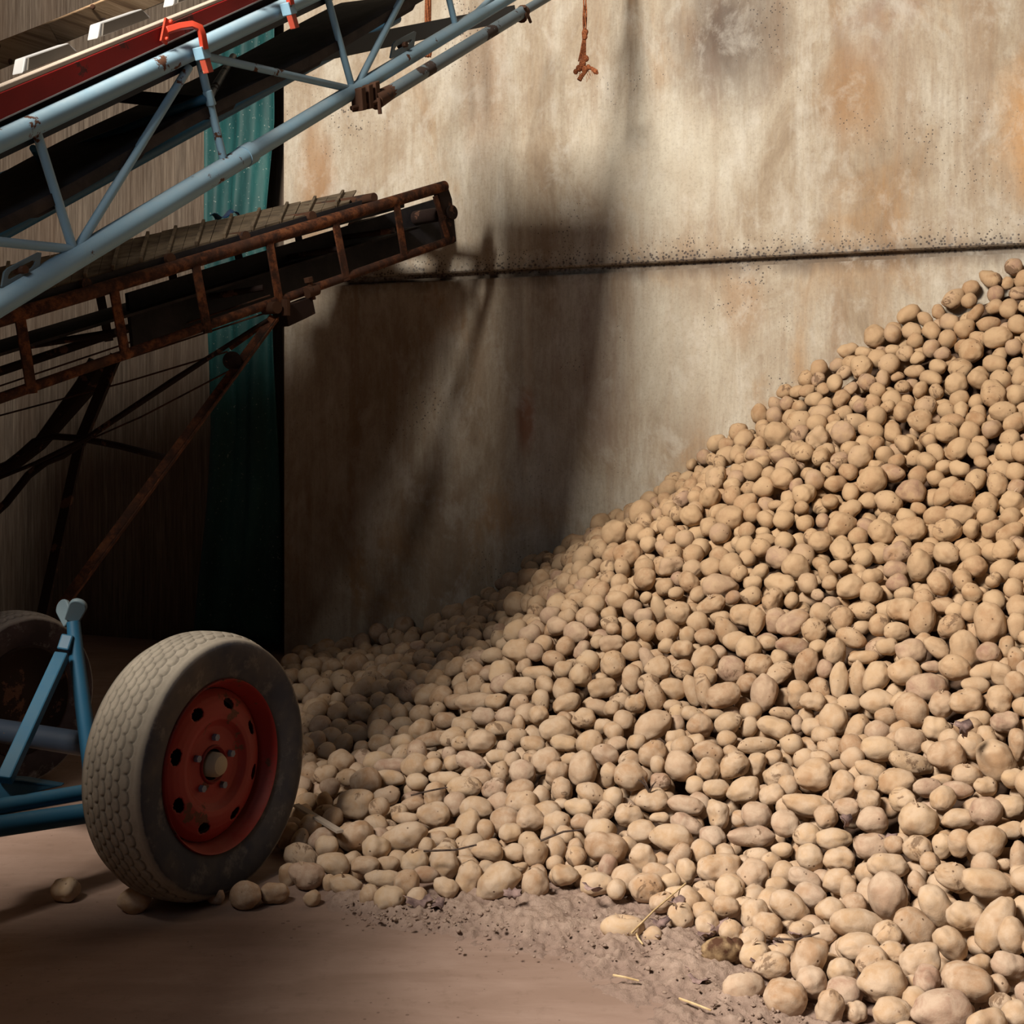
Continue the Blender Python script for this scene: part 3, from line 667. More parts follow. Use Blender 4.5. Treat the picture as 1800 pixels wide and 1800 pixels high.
m.tube([P(1030, 119, ry), P(1040, 120, ry), P(1047, 126, ry), P(1051, 130, ry)], .008, 8, rs=[.009, .007, .011, .004]); m.tube([P(1030, 125, ry), P(1022, 134, ry), P(1018, 141, ry)], .009, 8, rs=[.007, .009, .010])
random.seed(3)
for k in range(14):
    a = P(random.uniform(1014, 1040), random.uniform(115, 130), ry); m.tube([a, a + Vector((random.uniform(-.02, .02), random.uniform(-.01, .01), random.uniform(-.045, -.01)))], .0009, 4)
m.build('frayed_knot', M_twine, rp)
rp2 = rope('hanging_twine', [P(752, -260, 5.1), P(753, 40, 5.1), P(753, 100, 5.1)], 5, .011, .005, 'orange twine hanging behind the blue conveyor, partly hidden')
# ---------------------------------------------------------------- unseen things added to shade the left side: box, duct and crate stack
def baffle(x0, x1, y0, y1, z0, z1):  # slatted box added out of view to block light
    m = MB(); hh = .11; z = z0
    while z < z1 - .02:
        m.box((x0, y0, z), (x1, y0 + .02, z + hh)); m.box((x0, y1 - .02, z), (x1, y1, z + hh)); m.box((x0, y0, z), (x0 + .02, y1, z + hh)); m.box((x1 - .02, y0, z), (x1, y1, z + hh)); z += hh + .006
    m.box((x0 + .02, y0 + .02, z0), (x1 - .02, y1 - .02, z0 + .03))
    m.box((x0 + .02, y0 + .02, z1 - .05), (x1 - .02, y1 - .02, z1 - .02))
    return m
for x0, y0, z0, z1, lb in ((-2.2, 1.1, 0, .93, 'slatted wooden crate added on the floor nearest the camera to shade the left'), (-2.2, 1.1, .95, 1.5, 'added shallow shading crate on top of the near crate, left of the frame'),
                           (-2.72, 3.0, 0, .93, 'slatted wooden crate behind the blue conveyor, lowest of three added for shade'), (-2.72, 3.0, .95, 1.88, 'slatted wooden crate behind the blue conveyor, middle of three added for shade'),
                           (-2.72, 3.0, 1.90, 2.83, 'slatted wooden crate behind the blue conveyor, topmost of three added for shade')):
    o = baffle(x0, x0 + 1.2, y0, y0 + (.9 if y0 < 2 else .5), z0, z1).build('shade_stack_box', M_wood, smooth=0)
    tag(o, lb, 'baffle', 'added shade blockers left of the frame')

heap_blocker = thing('heap_shade_box', (-1.5, 1.8, 2.3), 'added box-shaped lamp hung on rods, above the top edge of the photo', 'blocker')  # unseen box, added to darken the left part of the heap
MB().box((-1.80, 1.70, 2.17), (-1.26, 1.90, 2.48)).build('blocker_body', M_navy, heap_blocker, smooth=0, bevel=.008)
MB().box((-1.70, 1.74, 2.155), (-1.32, 1.86, 2.169)).build('base_plate', M_white, heap_blocker, smooth=0)
for k in (-1.7, -1.32): MB().tube([(k, 1.8, 2.48), (k, 1.8, 4.6)], .006, 6).build('hanging_rod', M_navy, heap_blocker)
shield = thing('wall_shade_box', (-2.3, 2.8, 2.3), 'added square sheet-metal duct hung from the roof, left of the photo', 'shield')  # unseen box section, added to keep light off the lower left wall
m = MB(); vs = []; fs = []
for x in (-3.6, -1.25):
    for y, z in ((2.62, 2.15), (2.98, 2.15), (2.98, 2.48), (2.62, 2.48)): vs.append((x, y, z))
for k in range(4): fs.append((k, (k + 1) % 4, 4 + (k + 1) % 4, 4 + k))
m.add(vs, fs); o = m.build('shield_body', M_bluegrey, shield, smooth=0); md = o.modifiers.new('s', 'SOLIDIFY'); md.thickness = .004
m = MB()
for x in (-1.27, -2.0, -2.8): m.box((x - .02, 2.60, 2.13), (x + .02, 3.0, 2.50))
m.build('flange', M_bluegrey, shield, smooth=0)
for x in (-1.6, -2.9):
    for y in (2.62, 2.98): MB().tube([(x, y, 2.48), (x, y, 4.6)], .006, 6).build('hanging_rod', M_navy, shield)
# ---------------------------------------------------------------- packing of the heap (photo sizes are px,py,long,short,angle of single potatoes)
def pack_heap():
    rng=np.random.default_rng(7)
    F=2200.;CX=900.;HY=750.;CH=1.09
    C=np.array([0,0,CH])
    def ray(px,py):
        d=np.array([(px-CX)/F,1,(HY-py)/F]); return d
    toe=np.array([(-1.02,6.1),(-1.0,5.2),(-.93,4.3),(-.80,3.6),(-.60,3.1),(-.45,2.93),(-.30,2.85),(-.12,2.87),(.10,2.88),(.26,2.80),(.40,2.62),(.46,2.45),(.56,2.30),(.72,2.08),(1.1,1.6),(1.6,1.1)])
    def segd(p,a,b):
        ab=b-a;t=np.clip(((p-a)@ab)/(ab@ab),0,1)
        q=a+t[:,None]*ab
        return np.linalg.norm(p-q,axis=1)
    def sdf(p):
        p=np.atleast_2d(p)
        D=np.array([segd(p,toe[i],toe[i+1]) for i in range(len(toe)-1)])
        dl=D[:4].min(0);df=D[4:].min(0);k=.35
        d=D.min(0)
        h=np.clip(.5+.5*(df-dl)/k,0,1); sm=df*(1-h)+dl*h-k*h*(1-h)
        d=np.where(d<.35,d*(1-(d/.35))+np.maximum(sm,0)*(d/.35),np.maximum(sm,0))
        # inside test: x greater than toe x at y (approx by nearest seg side)
        i=D.argmin(0);a=toe[i];b=toe[i+1]
        cr=(b-a)[:,0]*(p-a)[:,1]-(b-a)[:,1]*(p-a)[:,0]
        return np.where(cr>0,d,-D.min(0))
    gx=[-9,0,.1,.35,.87,1.25,1.48,1.86,2.08,2.28,2.5,3.2,4.5];gy=[0,0,.02,.06,.285,.545,.70,.98,1.15,1.36,1.64,2.3,3.2]
    def H(p):
        p=np.atleast_2d(p)
        n=.018*np.sin(p[:,0]*7+1.3*np.sin(p[:,1]*5))+.015*np.sin(p[:,1]*9+p[:,0]*4+2)
        d=sdf(p)
        return np.interp(d,gx,gy)+n*np.clip(d/.4,0,1)
    # wall line
    W0=np.array([-.93,5.87]);W1=np.array([1.9,4.75]);wd=(W1-W0)/np.linalg.norm(W1-W0);wn=np.array([wd[1],-wd[0]])  # toward camera
    if wn[1]>0: wn=-wn
    def walld(p): return (p-W0)@wn
    def cat(ox,oy,s,L):
        o=[]
        for e in L:
            x,y,a,b=e[:4];an=e[4] if len(e)>4 else 0
            if b>a: a,b,an=b,a,90 if len(e)<5 else an
            o.append((ox+x/s,oy+y/s,a/s,b/s,an))
        return o
    L=[]
    # hand-labelled loose ones first  (full px)
    L+=[(113,1564,23,22,0),(237,1583,27,22,0),(380,1576,15,14,0),(432,1575,29,24,10),(484,1570,25,20,-10),(548,1579,15,14,0)]
    NS=len(L)
    L+=cat(500,1100,3,[(90,1215,95,65,-20),(115,1315,90,75,-15),(20,1320,50,60),(260,1260,85,60,-20),(325,1370,82,68,-10),(235,1355,35,45),(450,1435,55,68),(555,1437,80,70),(520,1335,95,50,-5),(430,1265,75,55),(535,1260,75,45,10),(375,1115,95,88),(625,1120,130,82,20),(785,1000,85,65,-10),(690,1245,75,65,40),(750,1310,68,45),(700,1440,60,60),(850,1380,68,55,-20),(975,1330,95,72,70),(1125,1345,120,90,30),(1320,1365,78,88),(965,1060,100,68,65),(1170,1030,85,80),(1195,1090,65,55),(1065,1080,48,58),(1070,1195,80,62,-15),(1210,1195,60,50),(1325,1200,70,72),(1440,1180,55,70),(1530,1180,50,60),(1690,1170,115,95,-20),(1660,1080,80,70),(900,940,60,65),(950,850,92,55),(1130,940,70,60,20),(1245,870,75,65,15),(1460,865,60,65),(1620,885,78,55,-20),(1735,915,60,65),(1550,960,75,55,-10),(1380,990,80,65,20),(1430,1040,75,65,20),(1350,905,55,65),(1440,780,65,75),(1570,755,80,92),(1375,715,80,65,20),(1130,780,55,60),(1040,810,65,55),(1480,620,75,50,-10),(1430,550,90,70,10),(1310,625,70,45,-10),(985,715,85,48,-10),(1140,545,80,42,-5),(1130,690,65,40),(1165,640,45,40),(870,680,42,42),(785,690,40,30),(780,740,50,45),
    (600,75,72,46,-50),(480,150,45,45),(555,135,45,45),(585,185,55,40),(650,250,60,45),(800,125,60,40),(770,60,55,35,15),(700,115,45,40),(780,200,65,40,-10),(880,260,65,35),(840,20,50,50),(1230,130,80,70),(1370,95,50,45),(1480,110,55,50,60),(1330,250,80,45),(1240,320,85,55),(1560,260,60,60),(1680,330,80,60),(1600,190,60,60),(1730,95,70,50),(1100,160,60,45),(1010,400,110,50,5),(900,400,60,45),(1110,400,60,50),(1240,410,50,50),(1350,400,50,65),(1490,410,80,50,20),(1580,490,60,60),(1660,430,75,45,-20),(1230,520,40,50),(850,500,65,45),(1050,480,65,50),(950,530,70,50),(1170,480,60,50),(720,470,65,55),(620,520,70,40),(650,350,60,60),(500,400,50,50),(520,330,60,50),(380,400,60,40),(350,340,55,45),(280,400,35,50),(400,460,70,60),(290,540,50,50),(190,530,60,60),(380,570,70,50),(210,400,50,45),(310,620,50,50),(220,660,50,50),(500,620,60,50),(600,620,45,45),(410,650,45,45),(300,720,70,65),(700,680,60,75),(790,600,110,40,10),(930,620,50,40),(560,740,90,50),(550,800,90,40,-5),(700,820,60,45),(850,810,90,45),(540,900,75,55,20),(370,940,95,85),(670,940,70,40,15),(640,1020,70,35),(840,1100,90,40,10),(800,1130,60,50),(480,1050,70,50),(230,860,55,50),(330,800,60,50),(140,780,50,60),(130,720,40,50),(120,930,60,50),(210,990,60,45)])
    L+=cat(1000,1300,3.6,[(390,230,105,88,-15),(255,230,60,85),(530,90,95,80,30),(560,160,50,60),(705,165,100,95,-45),(880,90,100,80,-30),(880,190,75,80),(1045,165,95,80,30),(1190,160,65,75),(1190,40,130,55),(1330,235,100,80,15),(1385,290,65,65),(1545,225,115,105,20),(1500,125,80,65),(1665,60,95,75),(1730,300,100,85,60),(1510,420,150,78,-10),(1760,430,80,60),(520,385,105,85),(575,495,65,38),(740,415,115,60,-10),(935,310,90,60),(1110,320,105,85,30),(945,480,80,88),(385,480,90,75,-10),(300,380,90,75),(465,590,100,75),(650,620,130,85,-5),(750,540,105,70,-20),(910,620,85,75),(1150,620,150,80,-5),(1190,480,100,85),(1370,530,90,85),(1350,700,70,55),(1510,610,90,80),(1680,630,115,75),(1530,750,85,85),(1710,760,100,80),(470,760,95,85,-60),(560,840,95,60,-10),(700,740,100,65,60),(740,840,70,85),(940,815,135,98),(1170,850,100,95,60),(1190,740,85,60),(1490,890,110,80,-30),(1700,900,90,80),(1770,950,60,90),(1320,930,80,60),(1400,1070,130,85,-30),(870,940,90,50),(490,940,110,90),(700,980,95,50),(1260,1180,95,85,-35),(1000,1060,85,75),(1650,1090,90,80),(1740,1170,90,90),(1480,1210,85,55),(1620,1240,85,60),(1750,1320,60,70),(1510,1400,140,110,65),(1285,1430,115,85,10),(1730,1470,95,90),(1110,1570,140,90),(1370,1630,135,115),(1650,1700,135,90,80),(340,1190,140,80),(530,1240,60,55)])
    L+=cat(1400,1400,4.5,[(970,190,155,140),(1280,180,125,85),(1510,120,125,120),(600,190,115,110),(1700,90,110,100),(1690,270,120,65,5),(600,400,150,110,-10),(960,410,115,100),(1160,390,85,105),(1290,370,90,110),(1500,360,160,120,25),(1060,520,80,80),(730,550,160,110),(1640,540,70,50),(1760,500,80,150),(1250,640,150,110,-20),(1520,690,210,130,-10),(960,700,110,70,-70),(450,750,125,115),(720,800,190,150,90),(1110,870,190,130,-55),(480,1010,210,115,-5),(1350,950,150,125),(1580,1010,230,130,55),(1700,1100,110,150),(920,1040,180,140,-40),(490,1190,165,110,5),(740,1240,105,90),(970,1310,160,140,20),(1225,1170,160,120,-45),(1690,1340,150,110,-15),(370,1390,125,120),(680,1470,190,150),(1350,1470,200,160,-10),(1450,1310,90,60),(310,1640,240,150,-75),(780,1710,160,120),(1150,1700,250,170),(1620,1640,90,90),(1740,1720,110,110)])
    L+=cat(1100,1050,5.143,[(60,120,90,95),(160,170,90,75),(190,300,95,100),(300,110,125,75,-75),(475,140,120,115),(380,310,105,105),(30,310,70,85),(770,70,135,85,20),(650,230,100,100),(560,340,75,80),(720,360,95,80),(910,310,150,100,-60),(860,190,90,70),(1060,160,120,110),(1200,220,125,75,80),(1340,210,125,100,80),(1510,230,165,115,30),(1700,300,110,120),(1290,410,85,75),(1110,460,115,110),(1010,400,120,90),(1510,450,165,90,-10),(510,470,105,95),(710,560,120,110,30),(195,560,115,85,-60),(60,490,100,90),(290,640,120,110),(510,650,105,95),(60,740,130,95,90),(435,820,125,95,-20),(260,890,145,95,-70),(85,960,95,95),(600,850,150,75,-70),(700,850,160,80,-80),(870,880,160,110,20),(960,650,125,120),(1205,610,125,115),(1390,680,140,90,30),(1620,620,170,110,75),(1250,860,165,130,80),(1560,880,115,130),(1690,940,115,95),(420,980,85,60),(470,1050,75,85),(600,1060,110,80,-20),(800,1060,100,50,-5),(940,1140,130,105,20),(1140,1030,100,90),(1420,1050,120,70,-10),(250,1160,190,120,25),(1350,1180,160,110,-20),(1110,1170,105,75,70),(670,1160,120,100),(1680,1170,90,90),(1550,1140,80,60,90),(450,1270,100,85),(620,1320,100,90),(1180,1330,190,100,-10),(1500,1330,100,90)])
    L+=cat(1450,1050,5.143,[(60,60,90,70),(150,190,105,115),(340,130,110,90),(690,110,130,120),(890,200,165,110,80),(500,250,105,105),(340,280,85,65),(650,310,120,85),(240,370,140,90,-20),(90,490,110,130),(560,440,100,90),(1060,80,110,90),(1170,130,80,80),(1310,130,90,95),(1490,230,185,155,90),(1150,260,120,110,30),(1260,480,190,145,-80),(1010,460,130,90,-40),(780,490,140,120),(720,670,150,125,10),(1480,510,105,100),(1640,450,80,110),(1740,270,90,130),(1730,580,90,110),(960,630,90,60),(350,540,140,60,10),(130,750,165,85,85),(310,740,170,85,-85),(460,720,150,110,60),(940,800,185,130),(1460,670,150,90,15),(1590,700,100,110),(1720,810,100,150),(1360,790,130,80),(1270,940,155,120,10),(1580,920,120,130),(220,960,115,90),(480,940,140,110,10),(670,930,90,70,30),(790,1030,165,150,-50),(550,1080,110,80),(1010,1190,120,120),(80,1100,130,140),(290,1200,155,110,70),(1380,1110,120,90),(1620,1130,125,100),(1290,1170,120,110),(480,1220,120,100),(500,1370,170,120),(770,1300,155,115,-10),(1310,1340,120,120),(1090,1430,165,155),(80,1330,110,150),(1530,1480,195,165,-70),(1740,1330,90,140),(140,1520,120,60),(420,1570,150,90,-20),(780,1500,220,100,-15),(1290,1610,135,100),(650,1670,165,120,10),(160,1680,150,110),(370,1700,105,95),(930,1720,130,90),(1200,1740,140,80),(1450,1710,110,90),(1060,1650,90,60)])
    keep=[]
    for i,e in enumerate(L):
        if any((e[0]-k[0])**2+(e[1]-k[1])**2<(.55*min(e[3]+4,k[3]+4))**2*1.6 for k in keep): continue
        keep.append(e)
    pos=[];U=[];A=[];B=[];Cc=[];kind=[];rays=[]
    for i,(px,py,a,b,an) in enumerate(keep):
        d=ray(px,py)
        ts=np.linspace(1.5,6.4,1500);pts=C+ts[:,None]*d
        rr=b*ts/F*.92
        hs=H(pts[:,:2])+rr
        k=np.argmax(pts[:,2]<hs)
        p=pts[k];s=F/p[1]
        an=np.radians(an)
        tilt=rng.uniform(-.3,.3)
        u=np.array([np.cos(an),tilt,np.sin(an)]);u/=np.linalg.norm(u)
        pos.append(p);U.append(u);A.append(a/s*1.02);B.append(b/s*1.02);Cc.append(b/s*rng.uniform(.86,1.0));kind.append(0 if i>=NS else 2);rays.append(d/np.linalg.norm(d))
    nc=len(pos)
    cpx=np.array([(e[0],e[1],(e[2]*e[3])**.5) for e in keep])
    wc=np.array([-.735,2.93]);wa=np.array([.89,-.456]);wt=np.array([.456,.89])
    def inwheel(p,z,r):
        q=p-wc;return abs(q@wa)<.11+r and (q@wt)**2+(z-.31)**2<(.31+r)**2
    def size(Y):
        g=.0295*(max(Y,2)/2.5)**.37*np.exp(rng.normal(0,.17))
        g=min(g,.052)
        e=1+abs(rng.normal(.12,.2)) ;e=min(e,1.9)
        b=g/ e**.5;a=b*e
        return a,b,b*rng.uniform(.85,1)
    def nrm(p):
        e=.03;p=np.atleast_2d(p)
        gxx=(H(p+[e,0])-H(p-[e,0]))/(2*e);gyy=(H(p+[0,e])-H(p-[0,e]))/(2*e)
        n=np.stack([-gxx,-gyy,np.ones(len(p))],1);return n/np.linalg.norm(n,axis=1)[:,None]
    cell={}
    def key(p): return (int(p[0]//.1),int(p[1]//.1),int(p[2]//.1))
    def near(p):
        k=key(p)
        for i in (-1,0,1):
            for j in (-1,0,1):
                for l in (-1,0,1):
                    yield from cell.get((k[0]+i,k[1]+j,k[2]+l),())
    for i in range(nc): cell.setdefault(key(pos[i]),[]).append(i)
    def fill(n,off,kd,f):
        c=0
        xs=np.stack([rng.uniform(-1.1,2.7,n),rng.uniform(1.5,6.1,n)],1)
        sd=sdf(xs);hh=H(xs);nn=nrm(xs)
        for q in range(n):
            p2=xs[q]
            if sd[q]<(.03 if kd==0 else .07): continue
            a,b,c_=size(p2[1])
            if walld(p2)<b*.9: continue
            if abs(p2[0])>p2[1]*.5+.25: continue
            z=hh[q]+b*.92+off
            if z<c_*.8: z=c_*.85
            p=np.array([p2[0],p2[1],z])+nn[q]*rng.normal(0,.008)
            if inwheel(p[:2],p[2],b): continue
            if kd==0:
                s_=F/p[1];qx=CX+s_*p[0];qy=HY-s_*(p[2]-CH)
                if np.any((cpx[:,0]-qx)**2+(cpx[:,1]-qy)**2<(.80*cpx[:,2]+.35*b*s_)**2): continue
            g=(a*b)**.5
            if any(np.sum((p-pos[j])**2)<(f*(g+(A[j]*B[j])**.5))**2 for j in near(p)): continue
            v=rng.normal(size=3);v-=nn[q]*(v@nn[q])*.75;v/=np.linalg.norm(v)
            cell.setdefault(key(p),[]).append(len(pos))
            pos.append(p);U.append(v);A.append(a);B.append(b);Cc.append(c_);kind.append(kd);rays.append(None);c+=1
    fill(60000,0,0,.84)
    fill(50000,-.05,1,.84)
    pos=np.array(pos);U=np.array(U);A=np.array(A);B=np.array(B);Cc=np.array(Cc);kind=np.array(kind)
    N=len(pos)
    def spheres():
        ex=(A-B*.98)[:,None]*U
        return np.concatenate([pos-ex,pos,pos+ex]),np.tile(B*.95,3)
    p0=pos.copy()
    from itertools import product
    n0=nrm(pos[:,:2])
    for it in range(140):
        S,R=spheres();ids=np.tile(np.arange(N),3)
        cs=.1
        K=np.floor(S/cs).astype(int)+50
        code=K[:,0]*1000000+K[:,1]*1000+K[:,2]
        order=np.argsort(code);sc=code[order]
        corr=np.zeros((N,3));cnt=np.zeros(N);tot=0
        for o in product((-1,0,1),repeat=3):
            oc=code+o[0]*1000000+o[1]*1000+o[2]
            lo=np.searchsorted(sc,oc);hi=np.searchsorted(sc,oc,side='right')
            m=hi-lo;mx=m.max()
            for q in range(mx):
                w=np.where(m>q)[0];j=order[lo[w]+q]
                ok=ids[w]<ids[j];w=w[ok];j=j[ok]
                d=S[w]-S[j];l=np.linalg.norm(d,axis=1)+1e-9;pen=R[w]+R[j]-l
                g=pen>0;w=w[g];j=j[g];d=d[g]/l[g][:,None];pen=pen[g]
                tot+=pen.sum()
                np.add.at(corr,ids[w],d*pen[:,None]*.5);np.add.at(corr,ids[j],-d*pen[:,None]*.5)
                np.add.at(cnt,ids[w],1);np.add.at(cnt,ids[j],1)
        mv=corr/np.maximum(cnt,1)[:,None]*1.6
        for i in range(nc):
            r=rays[i];al=r*(mv[i]@r); mv[i]=al*1.3+ (mv[i]-al)*.12
        pos+=mv
        # pull toward surface
        tgt=(p0-pos)
        pos[nc:]+= n0[nc:]*np.einsum('ij,ij->i',tgt[nc:],n0[nc:])[:,None]*.05
        pos[:nc]+=tgt[:nc]*.02
        # layers
        minz=Cc*.93
        pos[:,2]=np.maximum(pos[:,2],minz)
        wdist=walld(pos[:,:2])-B
        pos[:,:2]-=np.minimum(wdist,0)[:,None]*wn*1.0
    # visibility by z-buffer of ellipses (800px)
    Q=900;zb=np.full((Q,Q),1e9);idb=-np.ones((Q,Q),int)
    for i in np.argsort(-pos[:,1]):
        p=pos[i];s=F/p[1]/2;x=450+ s*p[0];y=375-s*(p[2]-CH)
        u=np.array([U[i,0],-U[i,2]]);lu=np.linalg.norm(u);ang=np.arctan2(u[1],u[0])
        ra=s*(B[i]+(A[i]-B[i])*lu);rb=s*(B[i]+Cc[i])/2
        x0,x1=int(max(0,x-ra)),int(min(Q,x+ra+2));y0,y1=int(max(0,y-ra)),int(min(Q,y+ra+2))
        if x1<=x0 or y1<=y0: continue
        yy,xx=np.mgrid[y0:y1,x0:x1];dx=xx-x;dy=yy-y
        a_=dx*np.cos(ang)+dy*np.sin(ang);b_=-dx*np.sin(ang)+dy*np.cos(ang)
        m=(a_/ra)**2+(b_/rb)**2<1
        zz=p[1]-B[i]*np.sqrt(np.clip(1-(a_/ra)**2-(b_/rb)**2,0,1))
        sub=zb[y0:y1,x0:x1];m&=zz<sub;sub[m]=zz[m];idb[y0:y1,x0:x1][m]=i
    vis=np.bincount(idb[idb>=0].ravel(),minlength=N)
    # drop never-visible second layer far from being seen
    score=vis.astype(float);score[kind==2]=1e6
    order=np.argsort(-score)
    # keep everything top layer; drop second-layer with zero vis except for margin (keep for other views)
    keepm=np.array([kind[i]!=1 or vis[i]>0 or rng.random()<.8 for i in order]);order=order[keepm]
    N=len(order);print('final',N)
    # loose order: first NS catalog loose

    ci=np.where(order<nc,order,-1)
    return keep,pos[order],U[order],A[order],B[order],Cc[order],ci
KEEP,PP,UU,SA,SB,SC,CID=pack_heap()
# ---------------------------------------------------------------- potatoes
rg = np.random.default_rng(5)
def proto(k, sub):
    import bmesh
    bm = bmesh.new(); bmesh.ops.create_icosphere(bm, subdivisions=sub, radius=1.0)
    rr = random.Random(100 + k)
    eyes = [Vector((rr.gauss(0, 1), rr.gauss(0, 1), rr.gauss(0, 1))).normalized() for _ in range(rr.randint(3, 7))]
    bumps = [(Vector((rr.gauss(0, 1), rr.gauss(0, 1), rr.gauss(0, 1))).normalized(), rr.uniform(.05, .16)) for _ in range(rr.choice([0, 0, 1, 1, 2]))]
    bend = rr.uniform(-.16, .16); taper = rr.uniform(-.20, .20); waist = rr.uniform(0, .16) if k % 4 == 0 else 0
    for v in bm.verts:
        d = v.co.normalized(); r = 1 + .11 * noise.noise(d * 1.3 + Vector((k * 3.1, 0, 0))) + .06 * noise.noise(d * 2.8 + Vector((0, k * 2.7, 0))) + .012 * noise.noise(d * 9 + Vector((k, 0, 0)))
        for e in eyes:
            q = (d - e).length; r -= .055 * math.exp(-(q / .10) ** 2) - .018 * math.exp(-((q - .2) / .09) ** 2)
        for e, h in bumps:
            q = (d - e).length; r += h * math.exp(-(q / .42) ** 2)
        p = d * r
        s = 1 + taper * p.x - waist * math.exp(-(p.x / .35) ** 2); p.y *= s; p.z *= s; p.z += bend * (p.x * p.x - .4)
        if k == 12:      # heart shape
            p = d * (1 - .38 * math.exp(-(((d - Vector((.15, 0, 1)).normalized()).length) / .38) ** 2)); 
        v.co = p
    me = bpy.data.meshes.new('potato'); bm.to_mesh(me); bm.free(); me.materials.append(M_pot); me.shade_smooth(); return me
NPR = 12
protos = [proto(k, 4) for k in range(NPR)] + [proto(12, 4)]
def frame(u, k):
    u = Vector(u).normalized(); v = Vector(rg.normal(size=3)); v = (v - u * v.dot(u)).normalized()
    return Matrix((u, v, u.cross(v))).transposed()
NI = 300
LOOSE = ['round potato alone on the bare floor, left of the big tyre', 'round potato just in front of the big tyre, with a sprout eye on top',
         'tiny round potato on the floor right of the big tyre', 'egg-shaped potato lying foremost on the floor right of the big tyre',
         'oval potato touching the egg-shaped one right of the big tyre', 'small half-dark potato alone on the floor before the heap toe']
special = {}
KE = KEEP
def find(px, py):
    return min(range(len(KE)), key=lambda i: (KE[i][0] - px) ** 2 + (KE[i][1] - py) ** 2)
heart = find(1094, 1630); crack = find(1308, 1736)
special[heart] = 'dusty heart-shaped potato half sunk in the loose soil before the heap'
special[crack] = 'oval potato with a split skin at the near edge of the heap'
special[find(1655, 1777)] = 'large knobbly potato at the bottom edge of the photo, lower right'
special[find(1138, 1407)] = 'pear-shaped potato with long thin sprouts on its top'
special[find(730, 1515)] = 'pinkish sprouting potato near the foot of the heap'
seen = {}
for i in range(min(NI, len(PP))):
    cid = CID[i]; k = int(rg.integers(NPR)); 
    if cid == heart: k = 12
    o = bpy.data.objects.new('potato', protos[k]); col.objects.link(o)
    F_ = frame(UU[i], i)
    if cid == heart: F_ = Matrix(((1, 0, 0), (0, 1, 0), (0, 0, 1)))
    o.matrix_world = Matrix.Translation(Vector(PP[i])) @ F_.to_4x4() @ Matrix.Diagonal((SA[i], SB[i], SC[i], 1))
    X, Y, Z = PP[i]; px = CXP + FOC * X / Y; py = HOR - FOC * (Z - CAMH) / Y
    asp = SA[i] / SB[i]; pxr = math.sqrt(SA[i] * SB[i]) * FOC / Y
    shp = 'round' if asp < 1.13 else 'oval' if asp < 1.38 else 'long' if asp < 1.7 else 'finger-long'
    siz = 'small ' if pxr < 17 else 'large ' if pxr > 29 else ''
    where = ('at the foot of the heap' if py > 1560 and px < 1400 else 'in the heap corner' if py > 1450 and px > 1400 else 'low on the heap' if py > 1380 else 'beside the tyre' if px < 700 else 'high on the heap' if py < 900 else 'halfway up the heap')
    if 0 <= cid < 6: lab = LOOSE[cid]
    elif cid in special: lab = special[cid]
    else:
        lab = '%s%s potato %s, %d%% across and %d%% down the photo' % (siz, shp, where, round(px / 18), round(py / 18))
        if lab in seen: lab = '%s%s potato %s, %.1f%% across and %.1f%% down the photo' % (siz, shp, where, px / 18, py / 18)
        seen[lab] = 1
    o['label'] = lab; o['category'] = 'potato'
    o['group'] = 'loose potatoes on the floor' if 0 <= cid < 6 else 'potatoes of the heap'
    # sprouts
    spr = cid == find(1138, 1407) or cid == find(730, 1515) or (i % 14 == 3 and not 0 <= cid < 6)
    if spr:
        big = cid == find(1138, 1407); m = MB(); Rw = SB[i]
        top = Vector(PP[i]) + Vector((-.2, -.35, .9)).normalized() * Rw * .93
        rs_ = random.Random(i)
        for q in range(4 if big else rs_.randint(2, 4)):
            a = rs_.uniform(0, 6.28); L = Rw * (rs_.uniform(.5, 1.0) if big else rs_.uniform(.15, .4)); d = Vector((math.cos(a) * .6, math.sin(a) * .6, 1))
            b = top + Vector((math.cos(a), math.sin(a), 0)) * Rw * .12
            m.tube([b - d * .004, b + d * L * .5, b + d * L + Vector((math.cos(a) * L * .3, 0, 0))], .002, 6, rs=[.0026, .002, .0012])
        s_ = m.build('sprout', M_sprout if not big else M_twig, None); s_.parent = o; s_.matrix_parent_inverse = o.matrix_world.inverted()
# the rest of the heap as one object
import bmesh
def base_arrays(sub):
    out = []
    for k in range(NPR):
        me = proto(k, sub); n = len(me.vertices); v = np.zeros(n * 3); me.vertices.foreach_get('co', v)
        f = np.zeros(len(me.polygons) * 3, np.int64); me.polygons.foreach_get('vertices', f); out.append((v.reshape(-1, 3), f.reshape(-1, 3))); bpy.data.meshes.remove(me)
    return out
b3 = base_arrays(3); VV = []; FF = []; RN = []; nv = 0
for i in range(NI, len(PP)):
    k = int(rg.integers(NPR)); v, f = b3[k]; F_ = np.array(frame(UU[i], i))
    w_ = (v * np.array([SA[i], SB[i], SC[i]])) @ F_.T + PP[i]
    VV.append(w_); FF.append(f + nv); RN.append(np.full(len(v), rg.random())); nv += len(v)
VV = np.concatenate(VV); FF = np.concatenate(FF); RN = np.concatenate(RN)
me = bpy.data.meshes.new('potato_heap'); me.vertices.add(len(VV)); me.vertices.foreach_set('co', VV.ravel())
me.loops.add(FF.size); me.loops.foreach_set('vertex_index', FF.ravel().astype(np.int32)); me.polygons.add(len(FF))
me.polygons.foreach_set('loop_start', np.arange(0, FF.size, 3, dtype=np.int32)); me.update(calc_edges=True); me.validate()
at = me.attributes.new('rnd', 'FLOAT', 'POINT'); at.data.foreach_set('value', RN); me.materials.append(M_potj); me.shade_smooth()
o = bpy.data.objects.new('potato_heap', me); col.objects.link(o)
